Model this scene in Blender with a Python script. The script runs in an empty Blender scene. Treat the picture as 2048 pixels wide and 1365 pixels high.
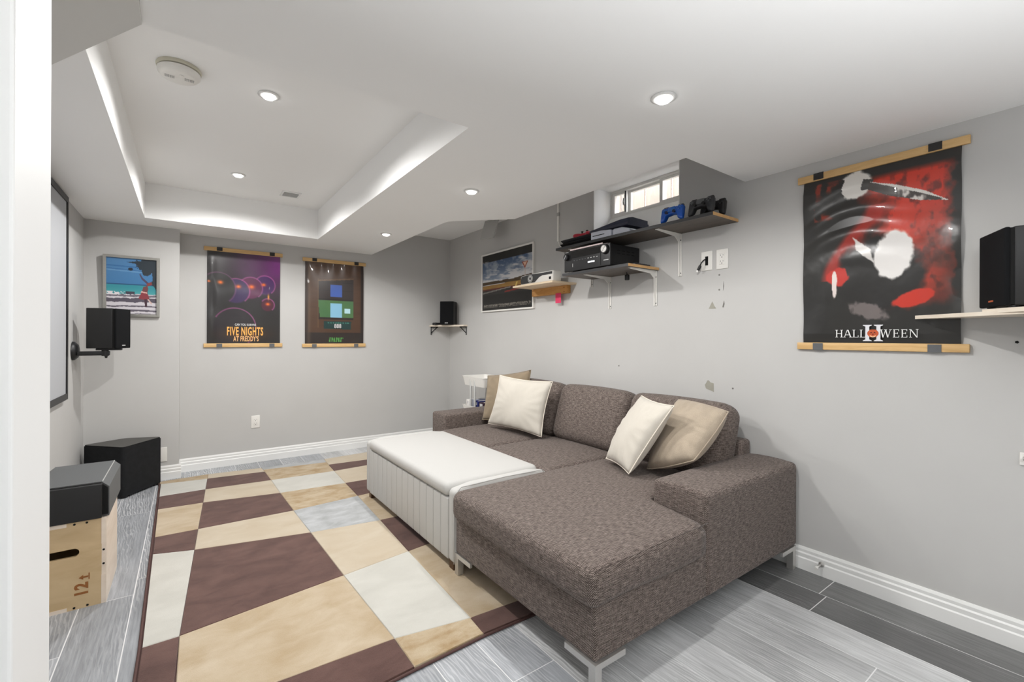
import bpy, math, random
import numpy as np
from mathutils import Vector, Matrix, Euler

random.seed(7)
S = bpy.context.scene
COL = S.collection

# ------------------------------------------------------------------ camera, world, exposure, lamps
CAM_H, YAW, ROLL, FPX = 1.2, math.radians(35.84), .004, 901.0
cd = bpy.data.cameras.new('camera'); cam = bpy.data.objects.new('camera', cd); COL.objects.link(cam)
lk = Vector((math.sin(YAW), math.cos(YAW), 0)); rt0 = Vector((math.cos(YAW), -math.sin(YAW), 0)); up0 = Vector((0, 0, 1))
rt = rt0*math.cos(ROLL)+up0*math.sin(ROLL); up = up0*math.cos(ROLL)-rt0*math.sin(ROLL)
m = Matrix.Identity(4)
for i in range(3):
    m[i][0] = rt[i]; m[i][1] = up[i]; m[i][2] = -lk[i]
m[2][3] = CAM_H
cam.matrix_world = m
cd.sensor_fit = 'HORIZONTAL'; cd.sensor_width = 36.0; cd.lens = FPX/2048*36.0
cd.shift_x = 0; cd.shift_y = -(682.5-675.7)/2048; cd.clip_start = .02
S.camera = cam
S.view_settings.view_transform = 'Standard'; S.view_settings.look = 'None'
S.view_settings.exposure = 0.0; S.view_settings.gamma = 1.0; S.view_settings.use_curve_mapping = False
wd = bpy.data.worlds.new('sky'); S.world = wd; wd.use_nodes = True
wd.node_tree.nodes['Background'].inputs[0].default_value = (.93, .95, 1, 1)
wd.node_tree.nodes['Background'].inputs[1].default_value = 11.0
POT_W = 45.0
LOW, HIGH = 2.107, 2.375                                   # lower and upper ceiling
POTS = [(.32, 2.47, HIGH), (.30, 3.81, HIGH), (1.425, 2.407, LOW), (1.416, 3.855, LOW), (1.452, 1.043, LOW),
        (1.45, -.36, LOW), (.25, -.40, LOW), (1.45, -1.75, LOW), (.25, -1.75, LOW)]  # pots at negative y are unseen, added behind the camera as dim fill
for i, (x, y, z) in enumerate(POTS):
    l = bpy.data.lights.new('pot_lamp', 'SPOT'); l.energy = POT_W; l.shadow_soft_size = .025; l.spot_size = math.radians(171); l.spot_blend = .42; l.color = (1, .985, .965)
    if i < 2: l.spot_size = math.radians(166); l.spot_blend = .5; l.energy = POT_W*1.5
    if i == 2: l.energy = POT_W*.8
    if i == 3: l.energy = POT_W*.66
    if i == 4: l.energy = POT_W*.9
    if i >= 5: l.energy = POT_W*.06
    o = bpy.data.objects.new('pot_lamp', l); o.location = (x, y, z-.03); COL.objects.link(o)

# unseen fill light added behind the camera, aimed up to brighten the ceiling
fl_ = bpy.data.lights.new('bounce_fill', 'AREA'); fl_.shape = 'DISK'; fl_.size = .25; fl_.energy = 55; fl_.color = (.97, .985, 1); fl_.spread = math.radians(135)
o = bpy.data.objects.new('bounce_fill', fl_); o.location = (.5, -.5, .6); o.rotation_euler = (math.radians(180+16), 0, 0); COL.objects.link(o)

XR, YB, BW, XL, BX = 2.615, 4.93, 4.755, -.645, -.05        # right wall, back wall, bump front, left wall, bump edge
YN = -2.7

# ------------------------------------------------------------------ materials
def lin(c):
    if max(c) > 1.0: c = tuple(v/255 for v in c)
    return tuple((v/12.92 if v <= .04045 else ((v+.055)/1.055)**2.4) for v in c)
class N:
    """tiny node helper"""
    def __init__(s, name):
        s.m = bpy.data.materials.new(name); s.m.use_nodes = True
        s.t = s.m.node_tree; s.b = s.t.nodes['Principled BSDF']
    def n(s, typ, **kw):
        n = s.t.nodes.new(typ)
        for k, v in kw.items():
            if k.startswith('i_'): n.inputs[k[2:].replace('_', ' ')].default_value = v
            else: setattr(n, k, v)
        return n
    def l(s, a, b): s.t.links.new(a, b)
    def uv(s, scale=(1, 1, 1), rand=False):
        tc = s.n('ShaderNodeTexCoord'); mp = s.n('ShaderNodeMapping'); mp.inputs['Scale'].default_value = scale
        s.l(tc.outputs['UV'], mp.inputs[0])
        if rand:
            oi = s.n('ShaderNodeObjectInfo'); mu = s.n('ShaderNodeVectorMath', operation='SCALE'); mu.inputs[0].default_value = (37, 91, 13)
            s.l(oi.outputs['Random'], mu.inputs['Scale']); s.l(mu.outputs[0], mp.inputs['Location'])
        return mp.outputs[0]
    def noise(s, vec, scale, detail=3, rough=.55, dist=0):
        n = s.n('ShaderNodeTexNoise'); n.inputs['Scale'].default_value = scale; n.inputs['Detail'].default_value = detail
        n.inputs['Roughness'].default_value = rough; n.inputs['Distortion'].default_value = dist
        s.l(vec, n.inputs['Vector']); return n.outputs['Fac']
    def ramp(s, fac, stops):
        r = s.n('ShaderNodeValToRGB'); e = r.color_ramp.elements
        while len(e) < len(stops): e.new(.5)
        for el, (p, c) in zip(e, stops): el.position = p; el.color = (*c, 1)
        s.l(fac, r.inputs[0]); return r.outputs[0]
    def math(s, op, a, b=None, clamp=False):
        n = s.n('ShaderNodeMath', operation=op, use_clamp=clamp)
        for i, v in enumerate((a, b)):
            if v is None: continue
            if isinstance(v, (int, float)): n.inputs[i].default_value = v
            else: s.l(v, n.inputs[i])
        return n.outputs[0]
    def mix(s, fac, a, b, mode='MIX'):
        n = s.n('ShaderNodeMix', data_type='RGBA', blend_type=mode)
        for sock, v in ((n.inputs[0], fac), (n.inputs[6], a), (n.inputs[7], b)):
            if isinstance(v, (int, float)): sock.default_value = v
            elif isinstance(v, tuple): sock.default_value = (*v, 1)
            else: s.l(v, sock)
        return n.outputs[2]
    def bump(s, h, strength=.3, dist=.002):
        b = s.n('ShaderNodeBump'); b.inputs['Strength'].default_value = strength; b.inputs['Distance'].default_value = dist
        s.l(h, b.inputs['Height']); s.l(b.outputs[0], s.b.inputs['Normal'])
    def base(s, c):
        if isinstance(c, tuple): s.b.inputs['Base Color'].default_value = (*c, 1)
        else: s.l(c, s.b.inputs['Base Color'])
    def set(s, rough=.5, metal=0, spec=None, coat=0, sheen=0):
        s.b.inputs['Roughness'].default_value = rough; s.b.inputs['Metallic'].default_value = metal
        if spec is not None: s.b.inputs['Specular IOR Level'].default_value = spec
        s.b.inputs['Coat Weight'].default_value = coat
        s.b.inputs['Sheen Weight'].default_value = sheen
        return s.m
def plain(name, c, rough=.5, metal=0, spec=None, coat=0, grain=0.0, gscale=60, bump=0.0):
    """plain colour with a faint procedural mottle"""
    n = N(name); c = lin(c)
    f = n.noise(n.uv(), gscale, 4)
    if grain: n.base(n.ramp(f, [(.25, tuple(v*(1-grain) for v in c)), (.75, tuple(min(1, v*(1+grain)) for v in c))]))
    else: n.base(c)
    if bump: n.bump(f, bump, .001)
    return n.set(rough, metal, spec, coat)
def emis(name, c, st):
    n = N(name); n.base((.8, .8, .8)); n.b.inputs['Emission Color'].default_value = (*c, 1); n.b.inputs['Emission Strength'].default_value = st
    return n.m

M = {}
M['wall'] = plain('wall_paint', (196, 195, 193), .75, grain=.02, gscale=3, bump=.04, spec=.25)
M['ceil'] = plain('ceiling_paint', (250, 250, 249), .85, grain=.01, gscale=2, spec=.2)
M['bulk'] = plain('bulkhead_paint', (216, 215, 211), .75, grain=.01, gscale=2, spec=.2)
M['white'] = plain('white_trim_paint', (238, 238, 236), .35, grain=.01, gscale=6)
M['column'] = plain('white_column_paint', (240, 240, 239), .5, grain=.01, gscale=3)
M['plastic_white'] = plain('white_plastic', (235, 233, 228), .35, grain=.01)
M['steel_white'] = plain('white_powdercoat', (232, 230, 225), .4, grain=.02)
M['black'] = plain('black_plastic', (22, 22, 24), .45, grain=.1)
M['black_vinyl'] = plain('black_vinyl_wrap', (27, 27, 28), .5, grain=.12, gscale=300, bump=.1)
M['grille'] = plain('black_grille_cloth', (17, 18, 20), .9, grain=.25, gscale=700, bump=.3, spec=.2)
M['grey_speaker'] = plain('charcoal_speaker_shell', (92, 94, 95), .55, grain=.1, gscale=200)
M['sub'] = plain('black_felt_cover', (26, 27, 29), .85, grain=.3, gscale=25, spec=.3)
M['dark'] = plain('dark_slot', (8, 8, 8), .9)
M['chrome'] = plain('brushed_chrome', (205, 203, 200), .42, .85, grain=.04, gscale=200)
M['silver'] = plain('silver_frame', (178, 176, 170), .3, .85, grain=.05)
M['ltgrey'] = plain('light_grey_plastic', (176, 176, 174), .5)
M['label'] = plain('pale_lettering', (205, 205, 205), .5)
M['orange_label'] = plain('copper_lettering', (205, 110, 70), .4, .3)
M['pot'] = emis('lamp_lens', (1, .98, .95), 9.0)
M['display'] = emis('display_glow', (.9, .95, 1), 1.1)
M['pink'] = plain('pink_paper', (214, 62, 100), .8, grain=.04)
M['blue'] = plain('blue_shiny_shell', (26, 92, 196), .22, coat=.6, grain=.12, gscale=40)
M['navy'] = plain('navy_plastic', (44, 50, 70), .4, grain=.06)
M['red'] = plain('red_plastic', (190, 40, 62), .35)
M['dkgrey'] = plain('dark_grey_plastic', (44, 45, 48), .4, grain=.08)
M['console_white'] = plain('pale_console_shell', (196, 200, 212), .3)
M['paper'] = plain('printed_paper', (235, 232, 228), .8)
M['bookblue'] = plain('deep_blue_card', (30, 42, 110), .5, grain=.1)
M['bookplum'] = plain('plum_card', (52, 26, 48), .5, grain=.1)
M['patch'] = plain('bare_filler', (160, 157, 146), .9, grain=.08, gscale=30)
M['scuff'] = plain('grey_scuff', (120, 118, 114), .9)
M['rail_clip'] = plain('black_clip', (34, 33, 33), .4)
M['cup'] = plain('grey_clip', (96, 98, 100), .35)

def wood(name, c1, c2, rough=.55, scale=(6, 60, 6), rand=False, lines=.5):
    n = N(name); uv = n.uv(scale, rand)
    f = n.noise(uv, 1.0, 5, .6, 1.2)
    g = n.noise(n.uv(tuple(v*6 for v in scale), rand), 1.0, 3)
    f2 = n.math('ADD', n.math('MULTIPLY', f, 1-lines*.4), n.math('MULTIPLY', g, lines*.4))
    n.base(n.ramp(f2, [(.3, lin(c1)), (.7, lin(c2))])); n.bump(g, .08, .001)
    return n.set(rough)
M['rail'] = wood('pine_rail', (201, 160, 102), (226, 190, 135), .5, (4, 40, 4))
M['rail_y'] = wood('pine_rail_side', (201, 160, 102), (226, 190, 135), .5, (4, 40, 4))
M['block'] = wood('orange_pine_block', (186, 132, 66), (214, 160, 92), .5, (5, 40, 5))
M['shelf_pale'] = wood('pale_shelf_board', (214, 190, 158), (232, 212, 182), .5, (5, 30, 5))
M['shelf_dark'] = wood('dark_shelf_board', (70, 62, 56), (98, 88, 79), .5, (30, 5, 30))
M['shelf_edge'] = wood('raw_shelf_edge', (196, 150, 96), (220, 178, 124), .6, (20, 60, 20))
M['shelf_front'] = plain('black_shelf_edging', (46, 46, 48), .4)
M['shelf_cream'] = wood('cream_shelf_board', (220, 206, 188), (234, 224, 208), .6, (8, 20, 8))
M['ply'] = wood('birch_ply', (196, 168, 126), (216, 190, 150), .5, (3, 9, 3), lines=.3)
M['ply_pale'] = wood('pale_birch_ply', (226, 208, 190), (242, 228, 212), .5, (3, 9, 3), lines=.3)
M['burn'] = plain('burnt_brown_mark', (150, 94, 45), .7)
M['foot_wood'] = wood('dark_walnut_foot', (66, 44, 28), (92, 62, 40), .4)
M['fence'] = wood('cedar_fence', (116, 104, 93), (138, 126, 114), .8, (20, 4, 4), True)

def planks(name, lo, hi):
    n = N(name); uv = n.uv((1, 1, 1), True)
    mp = n.n('ShaderNodeMapping'); mp.inputs['Scale'].default_value = (1.0, .16, 1); n.l(uv, mp.inputs[0])
    w = n.n('ShaderNodeTexWave', wave_type='RINGS', rings_direction='Z'); w.inputs['Scale'].default_value = 26; w.inputs['Distortion'].default_value = 9
    w.inputs['Detail'].default_value = 2.5; w.inputs['Detail Scale'].default_value = 1.6; n.l(mp.outputs[0], w.inputs['Vector'])
    mp2 = n.n('ShaderNodeMapping'); mp2.inputs['Scale'].default_value = (110, 5, 1); n.l(uv, mp2.inputs[0])
    g = n.noise(mp2.outputs[0], 1.0, 4, .65, .4)
    big = n.noise(uv, 3.2, 2)
    gate = n.ramp(n.noise(mp.outputs[0], 3.0, 2), [(.42, (0, 0, 0)), (.6, (1, 1, 1))])
    line = n.ramp(w.outputs['Fac'], [(.62, (0, 0, 0)), (.88, (1, 1, 1))])
    ln = n.math('MULTIPLY', line, gate)
    f = n.math('ADD', n.math('MULTIPLY', g, .62), n.math('MULTIPLY', big, .38))
    base = n.ramp(f, [(.33, lin(lo)), (.66, lin(hi))])
    hl = n.mix(n.math('MULTIPLY', ln, .34), base, lin(tuple(min(255, v*1.35+18) for v in hi)))
    oi = n.n('ShaderNodeObjectInfo'); k = n.math('ADD', n.math('MULTIPLY', oi.outputs['Random'], .30), .85)
    cc = n.n('ShaderNodeVectorMath', operation='SCALE'); n.l(hl, cc.inputs[0]); n.l(k, cc.inputs['Scale'])
    n.base(cc.outputs[0]); n.bump(f, .15, .001)
    return n.set(.42)
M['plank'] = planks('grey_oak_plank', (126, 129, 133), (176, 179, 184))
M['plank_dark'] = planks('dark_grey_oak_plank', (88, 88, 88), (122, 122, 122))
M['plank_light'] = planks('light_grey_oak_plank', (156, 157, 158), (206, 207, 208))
M['gap'] = plain('pale_plank_joint', (226, 226, 226), .7)

def tweed(name, a, b, c):
    n = N(name); uv = n.uv()
    def wave(sx, sy):
        mp = n.n('ShaderNodeMapping'); mp.inputs['Scale'].default_value = (sx, sy, 1); n.l(uv, mp.inputs[0])
        sp = n.n('ShaderNodeSeparateXYZ'); n.l(mp.outputs[0], sp.inputs[0])
        return n.math('SINE', n.math('ADD', sp.outputs[0], sp.outputs[1]))
    w1 = wave(1250, 780); w2 = wave(-160, 1500)
    mp = n.n('ShaderNodeMapping'); mp.inputs['Scale'].default_value = (34, 260, 1); n.l(uv, mp.inputs[0])
    slub = n.noise(mp.outputs[0], 1.0, 3, .6)
    mp3 = n.n('ShaderNodeMapping'); mp3.inputs['Scale'].default_value = (300, 40, 1); n.l(uv, mp3.inputs[0])
    slub2 = n.noise(mp3.outputs[0], 1.0, 2, .6)
    fine = n.noise(uv, 420, 2)
    h = n.math('ADD', n.math('MULTIPLY', w1, .10), n.math('MULTIPLY', w2, .06))
    f = n.math('ADD', n.math('ADD', n.math('MULTIPLY', slub, .5), n.math('MULTIPLY', slub2, .28)), n.math('ADD', h, n.math('MULTIPLY', fine, .22)))
    n.base(n.ramp(f, [(.34, lin(a)), (.5, lin(b)), (.66, lin(c))]))
    n.bump(f, .35, .0025)
    return n.set(.85, spec=.2, sheen=.08)
M['sofa'] = tweed('brown_tweed', (38, 31, 28), (92, 81, 75), (164, 151, 144))
M['ottoman'] = plain('cream_boucle', (198, 197, 194), .9, grain=.05, gscale=500, bump=.15, spec=.2)
def linen(name, c, g, bump=.25):
    n = N(name); uv = n.uv(); f = n.noise(uv, 380, 3, .7); f1 = n.noise(uv, 14, 3)
    c = lin(c); ff = n.math('ADD', n.math('MULTIPLY', f, .7), n.math('MULTIPLY', f1, .3))
    n.base(n.ramp(ff, [(.35, tuple(v*(1-g) for v in c)), (.65, tuple(min(1, v*(1+g)) for v in c))])); n.bump(f, bump, .001)
    return n.set(.9, spec=.2, sheen=.2)
M['pillow_cream'] = linen('cream_cotton', (208, 202, 191), .06, .1)
M['pillow_tan'] = linen('tan_linen', (174, 160, 142), .24)
M['pillow_brown'] = linen('taupe_linen', (146, 131, 110), .2)
M['piping'] = plain('cream_piping', (234, 226, 212), .8)
def pile(name, c1, c2, sc=5):
    n = N(name); uv = n.uv((1, 1.6, 1)); f = n.noise(uv, sc, 4, .6, .4); g = n.noise(uv, 240, 3, .7)
    ff = n.math('ADD', n.math('MULTIPLY', f, .72), n.math('MULTIPLY', g, .28))
    n.base(n.ramp(ff, [(.34, lin(c1)), (.64, lin(c2))])); n.bump(g, .5, .004)
    return n.set(.95, spec=.1, sheen=.2)
M['r_brown'] = pile('brown_pile', (84, 60, 55), (112, 84, 77), 6)
M['r_tan'] = pile('tan_pile', (182, 160, 128), (206, 190, 166), 5)
M['r_light'] = pile('sand_pile', (194, 178, 154), (206, 194, 174), 4)
M['r_cream'] = pile('cream_pile', (198, 196, 188), (210, 208, 200), 4)
M['r_mottle'] = pile('mottled_gold_pile', (164, 136, 96), (200, 184, 158), 8)
M['r_grey'] = pile('blue_grey_pile', (160, 162, 162), (198, 200, 202), 7)
M['r_edge'] = plain('brown_binding', (86, 60, 56), .8, grain=.1, gscale=100)
M['screen'] = plain('grey_projection_screen', (178, 180, 184), .7)
M['glass'] = None
g = N('window_glass'); t = g.t; tr = t.nodes.new('ShaderNodeBsdfTransparent'); gl = t.nodes.new('ShaderNodeBsdfGlossy'); gl.inputs['Roughness'].default_value = .02
mx = t.nodes.new('ShaderNodeMixShader'); mx.inputs[0].default_value = .06
g.l(tr.outputs[0], mx.inputs[1]); g.l(gl.outputs[0], mx.inputs[2]); g.l(mx.outputs[0], t.nodes['Material Output'].inputs[0]); M['glass'] = g.m
def print_mat(name, rough, coat):
    n = N(name); a = n.n('ShaderNodeAttribute', attribute_name='Col'); n.l(a.outputs['Color'], n.b.inputs['Base Color'])
    return n.set(rough, coat=coat)
M['print'] = print_mat('glossy_poster_print', .3, .3)
M['print_matte'] = print_mat('framed_print', .35, .1)

# ------------------------------------------------------------------ geometry helpers (all in world metres)
def join(*gs):
    V, F = [], []
    for v, f in gs:
        k = len(V); V += [tuple(p) for p in v]; F += [tuple(i+k for i in q) for q in f]
    return V, F
def xf(g, loc=(0, 0, 0), rot=(0, 0, 0)):
    mm = Matrix.Translation(loc) @ Euler(rot).to_matrix().to_4x4()
    return [tuple(mm @ Vector(p)) for p in g[0]], g[1]
def box(x0, x1, y0, y1, z0, z1):
    v = [(x0, y0, z0), (x1, y0, z0), (x1, y1, z0), (x0, y1, z0), (x0, y0, z1), (x1, y0, z1), (x1, y1, z1), (x0, y1, z1)]
    return v, [(0, 3, 2, 1), (4, 5, 6, 7), (0, 1, 5, 4), (1, 2, 6, 5), (2, 3, 7, 6), (3, 0, 4, 7)]
def rbox(x0, x1, y0, y1, z0, z1, r=.01, seg=3, div=(1, 1, 1), fn=None):
    """rounded box; fn(x, y, z, u, v, w) may deform (u, v, w in -1..1)"""
    lo, hi = (x0, y0, z0), (x1, y1, z1); ax = []
    for a, b, d in zip(lo, hi, div):
        rr = min(r, (b-a)/2-1e-5)
        e = [a+rr*(1-math.cos(math.pi/2*i/seg))*1.0 for i in range(seg+1)]
        mid = [a+rr+(b-a-2*rr)*i/d for i in range(1, d)]
        e2 = [b-rr*(1-math.cos(math.pi/2*i/seg)) for i in range(seg, -1, -1)]
        ax.append(e+mid+e2)
    nx, ny, nz = (len(a) for a in ax); idx = {}; V = []
    c = [((a+b)/2, (b-a)/2) for a, b in zip(lo, hi)]
    def vid(i, j, k):
        if (i, j, k) not in idx:
            p = [ax[0][i], ax[1][j], ax[2][k]]; q = []
            for t in range(3):
                rr = min(r, c[t][1]-1e-5); q.append(min(max(p[t], lo[t]+rr), hi[t]-rr))
            d = [p[t]-q[t] for t in range(3)]; ln = math.sqrt(sum(e*e for e in d))
            if ln > 1e-9: p = [q[t]+d[t]/ln*r for t in range(3)]
            if fn: p = fn(*p, *[(p[t]-c[t][0])/c[t][1] for t in range(3)])
            idx[(i, j, k)] = len(V); V.append(tuple(p))
        return idx[(i, j, k)]
    F = []
    for k, fl in ((0, True), (nz-1, False)):
        for i in range(nx-1):
            for j in range(ny-1):
                f = (vid(i, j, k), vid(i+1, j, k), vid(i+1, j+1, k), vid(i, j+1, k)); F.append(f[::-1] if fl else f)
    for j, fl in ((0, False), (ny-1, True)):
        for i in range(nx-1):
            for k in range(nz-1):
                f = (vid(i, j, k), vid(i+1, j, k), vid(i+1, j, k+1), vid(i, j, k+1)); F.append(f[::-1] if fl else f)
    for i, fl in ((0, True), (nx-1, False)):
        for j in range(ny-1):
            for k in range(nz-1):
                f = (vid(i, j, k), vid(i, j+1, k), vid(i, j+1, k+1), vid(i, j, k+1)); F.append(f[::-1] if fl else f)
    return V, F
def prism(poly, a, b, axis='z'):
    """extrude a 2-D outline (counter-clockwise) between a and b along an axis; outline coords are the two other axes in order"""
    n = len(poly)
    def P(p, h):
        return {'z': (p[0], p[1], h), 'y': (p[0], h, p[1]), 'x': (h, p[0], p[1])}[axis]
    V = [P(p, a) for p in poly]+[P(p, b) for p in poly]
    F = [tuple(range(n))[::-1], tuple(range(n, 2*n))]+[(i, (i+1) % n, n+(i+1) % n, n+i) for i in range(n)]
    if axis == 'y': F = [f[::-1] for f in F]
    return V, F
def lathe(prof, n=24, loc=(0, 0, 0), rot=(0, 0, 0)):
    """profile of (radius, z) turned about z"""
    V, F = [], []
    for r, z in prof:
        for i in range(n):
            t = 2*math.pi*i/n; V.append((r*math.cos(t), r*math.sin(t), z))
    for k in range(len(prof)-1):
        for i in range(n):
            F.append((k*n+i, k*n+(i+1) % n, (k+1)*n+(i+1) % n, (k+1)*n+i))
    F.append(tuple(range(n))[::-1]); F.append(tuple(range((len(prof)-1)*n, len(prof)*n)))
    return xf((V, F), loc, rot)
def tube(pts, r, n=8):
    pts = [Vector(p) for p in pts]; V, F = [], []
    for i, p in enumerate(pts):
        d = (pts[min(i+1, len(pts)-1)]-pts[max(i-1, 0)]).normalized()
        a = d.cross(Vector((0, 0, 1)));  a = a if a.length > .05 else d.cross(Vector((1, 0, 0))); a.normalize(); b = d.cross(a)
        for k in range(n):
            t = 2*math.pi*k/n; V.append(tuple(p+(a*math.cos(t)+b*math.sin(t))*r))
    for i in range(len(pts)-1):
        for k in range(n): F.append((i*n+k, i*n+(k+1) % n, (i+1)*n+(k+1) % n, (i+1)*n+k))
    F.append(tuple(range(n))[::-1]); F.append(tuple(range((len(pts)-1)*n, len(pts)*n)))
    return V, F
WM = {}                                                       # world matrix of each parent
def put(name, g, mat, parent=None, smooth=False, kind=None, **props):
    """link world-space geometry as one mesh object, box-projected UVs in metres"""
    V, F = g
    W = WM.get(parent.name, Matrix.Identity(4)) if parent else Matrix.Identity(4)
    if not parent:
        c = Vector([sum(p[i] for p in V)/len(V) for i in range(3)]); c.z = min(p[2] for p in V); W = Matrix.Translation(c)
    Wi = W.inverted()
    me = bpy.data.meshes.new(name)
    me.from_pydata([tuple(Wi @ Vector(p)) for p in V], [], F)
    uv = me.uv_layers.new(name='UVMap'); k = 0
    co = [Vector(p) for p in V]; buf = []
    for f in F:
        nn = Vector((0, 0, 0))
        for i in range(len(f)):
            a, b = co[f[i]], co[f[(i+1) % len(f)]]
            nn += Vector(((a.y-b.y)*(a.z+b.z), (a.z-b.z)*(a.x+b.x), (a.x-b.x)*(a.y+b.y)))
        ax, ay, az = abs(nn.x), abs(nn.y), abs(nn.z)
        for i in f:
            p = co[i]
            buf += (p.x, p.y) if az >= ax and az >= ay else ((p.y, p.z) if ax >= ay else (p.x, p.z))
    uv.data.foreach_set('uv', buf)
    if smooth:
        me.polygons.foreach_set('use_smooth', [True]*len(F))
        if smooth != 'all':
            try: me.set_sharp_from_angle(angle=math.radians(float(smooth) if not isinstance(smooth, bool) else 40))
            except Exception: pass
    me.materials.append(M[mat] if isinstance(mat, str) else mat)
    o = bpy.data.objects.new(name, me); COL.objects.link(o)
    if parent: o.parent = parent; WM[o.name] = W
    else: o.matrix_world = W; WM[o.name] = W
    if kind: o['kind'] = kind
    for a, b in props.items(): o[a] = b
    return o
def thing(name, label, cat, loc, group=None):
    o = bpy.data.objects.new(name, None); o.empty_display_size = .05; COL.objects.link(o); o.location = loc
    WM[o.name] = Matrix.Translation(loc)
    o['label'] = label; o['category'] = cat
    if group: o['group'] = group
    return o
def struct(name, g, mat, parent=None, **k): return put(name, g, mat, parent, kind='structure', **k)
def text_geo(s, size, loc, rot, depth=.0006, align='CENTER', sx=1.0, fat=0.0):
    cu = bpy.data.curves.new('lettering', 'FONT'); cu.body = s; cu.size = size; cu.extrude = depth; cu.align_x = align; cu.resolution_u = 3; cu.offset = fat; cu.space_character = 1.0+fat*45
    o = bpy.data.objects.new('lettering', cu); COL.objects.link(o); o.scale = (sx, 1, 1)
    bpy.context.view_layer.update(); dg = bpy.context.evaluated_depsgraph_get()
    me = bpy.data.meshes.new_from_object(o.evaluated_get(dg))
    g = ([(v.co.x*sx, v.co.y, v.co.z) for v in me.vertices], [tuple(p.vertices) for p in me.polygons])
    bpy.data.objects.remove(o); bpy.data.meshes.remove(me); bpy.data.curves.remove(cu)
    return xf(g, loc, rot)
RX = (math.pi/2, 0, -math.pi/2)       # print on a wall facing -x (right wall)
RYB = (math.pi/2, 0, 0)               # print on a wall facing -y (back wall)

# ------------------------------------------------------------------ the room
fl = struct('floor', box(XL-.1, XR+.1, YN-.1, YB+.1, -.10, -.0006), 'gap')
PW = .1866
edges = [2.418-PW*k for k in range(0, 18)]
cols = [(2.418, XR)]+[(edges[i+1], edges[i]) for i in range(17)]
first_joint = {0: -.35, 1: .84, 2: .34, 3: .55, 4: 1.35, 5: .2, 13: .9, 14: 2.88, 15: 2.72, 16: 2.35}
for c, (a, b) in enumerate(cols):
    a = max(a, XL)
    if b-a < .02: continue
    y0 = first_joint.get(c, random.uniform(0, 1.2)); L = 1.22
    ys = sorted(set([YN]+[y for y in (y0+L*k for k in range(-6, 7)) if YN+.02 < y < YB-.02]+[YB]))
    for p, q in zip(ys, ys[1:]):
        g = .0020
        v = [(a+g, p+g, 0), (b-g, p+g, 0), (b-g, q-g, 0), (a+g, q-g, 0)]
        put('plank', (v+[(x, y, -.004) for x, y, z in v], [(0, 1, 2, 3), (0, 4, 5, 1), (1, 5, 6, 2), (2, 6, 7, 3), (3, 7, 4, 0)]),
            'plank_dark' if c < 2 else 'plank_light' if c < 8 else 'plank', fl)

# walls; right wall has the window opening
OY0, OY1, OZ0 = 1.752, 2.523, 1.93
wr = struct('wall_right', join(box(XR, XR+.30, YN, OY0, 0, 2.6), box(XR, XR+.30, OY1, YB+.3, 0, 2.6), box(XR, XR+.30, OY0, OY1, 0, OZ0)), 'wall')
wb = struct('wall_back', box(XL-.3, XR, YB, YB+.2, 0, 2.6), 'wall')
wj = struct('wall_jut', box(XL-.2, BX, BW, YB, 0, 2.6), 'wall')
wl = struct('wall_left', box(XL-.2, XL, YN, BW, 0, 2.6), 'wall')
struct('wall_near', box(XL-.2, XR+.3, YN-.2, YN, 0, 2.6), 'wall')
struct('wall_partition', rbox(XL, -.171, .80, .987, 0, LOW, .004, 2), 'column')
# torn paint and small marks on the right wall
def blob(cy, cz, pts, x=XR-.0012): return prism([(cy-p[0], cz+p[1]) for p in pts][::-1], x, XR+.001, 'x')
put('paint_patch', blob(1.539, .905, [(-.03, .006), (-.02, .02), (-.014, .034), (-.004, .036), (.006, .024), (.028, .02), (.029, -.034), (.018, -.028), (-.004, -.022), (-.022, -.016)]), 'patch', wr)
put('paint_patch', blob(1.51, 1.405, [(-.035, -.022), (-.012, .022), (.0, -.004), (.012, -.022)]), 'patch', wr)
put('paint_patch', blob(1.452, 1.408, [(-.006, -.02), (.004, .02), (.008, .0), (.002, -.022)]), 'scuff', wr)
put('paint_patch', blob(1.452, 1.515, [(-.002, -.028), (.001, .03), (.004, .0)]), 'scuff', wr)
for y, z in ((2.257, .993), (1.478, 1.585), (1.478, 1.495), (1.392, .905), (.27, 1.19)):
    put('screw_hole', blob(y, z, [(.006*math.cos(t*1.257), .006*math.sin(t*1.257)) for t in range(5)]), 'scuff' if y != .27 else 'dark', wr)

# ceiling: low plasterboard with a raised tray, cut away in the back right corner and at the window
TX0, TX1, TY0, TY1 = -.262, .985, 1.69, 4.44
CX = 2.030; CY0 = 1.325; DY0, DY1, CX2 = 2.785, 3.148, 1.65
lowz = (LOW, 2.6)
parts = [prism([(XL-.1, YN-.1), (XR, YN-.1), (XR, CY0), (CX, CY0), (TX1, TY0), (XL-.1, TY0)], *lowz),
         prism([(XL-.1, TY0), (TX0, TY0), (TX0, TY1), (XL-.1, TY1)], *lowz),
         prism([(TX1, TY0), (CX, CY0), (CX, DY0), (CX2, DY1), (CX2, YB), (TX1, YB)], *lowz),
         prism([(XL-.1, TY1), (TX1, TY1), (TX1, YB), (XL-.1, YB)], *lowz),
         box(TX0, TX1, TY0, TY1, HIGH, 2.6), box(CX2, XR+.3, CY0, YB, HIGH+.015, 2.6)]
ce = struct('ceiling', join(*parts), 'ceil')
struct('trim_1', prism([(-.102, .99), (-.107, 1.672), (-.366, 2.10), (XL, 2.10), (XL, .99)], LOW-.012, LOW+.02), 'bulk')

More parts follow.
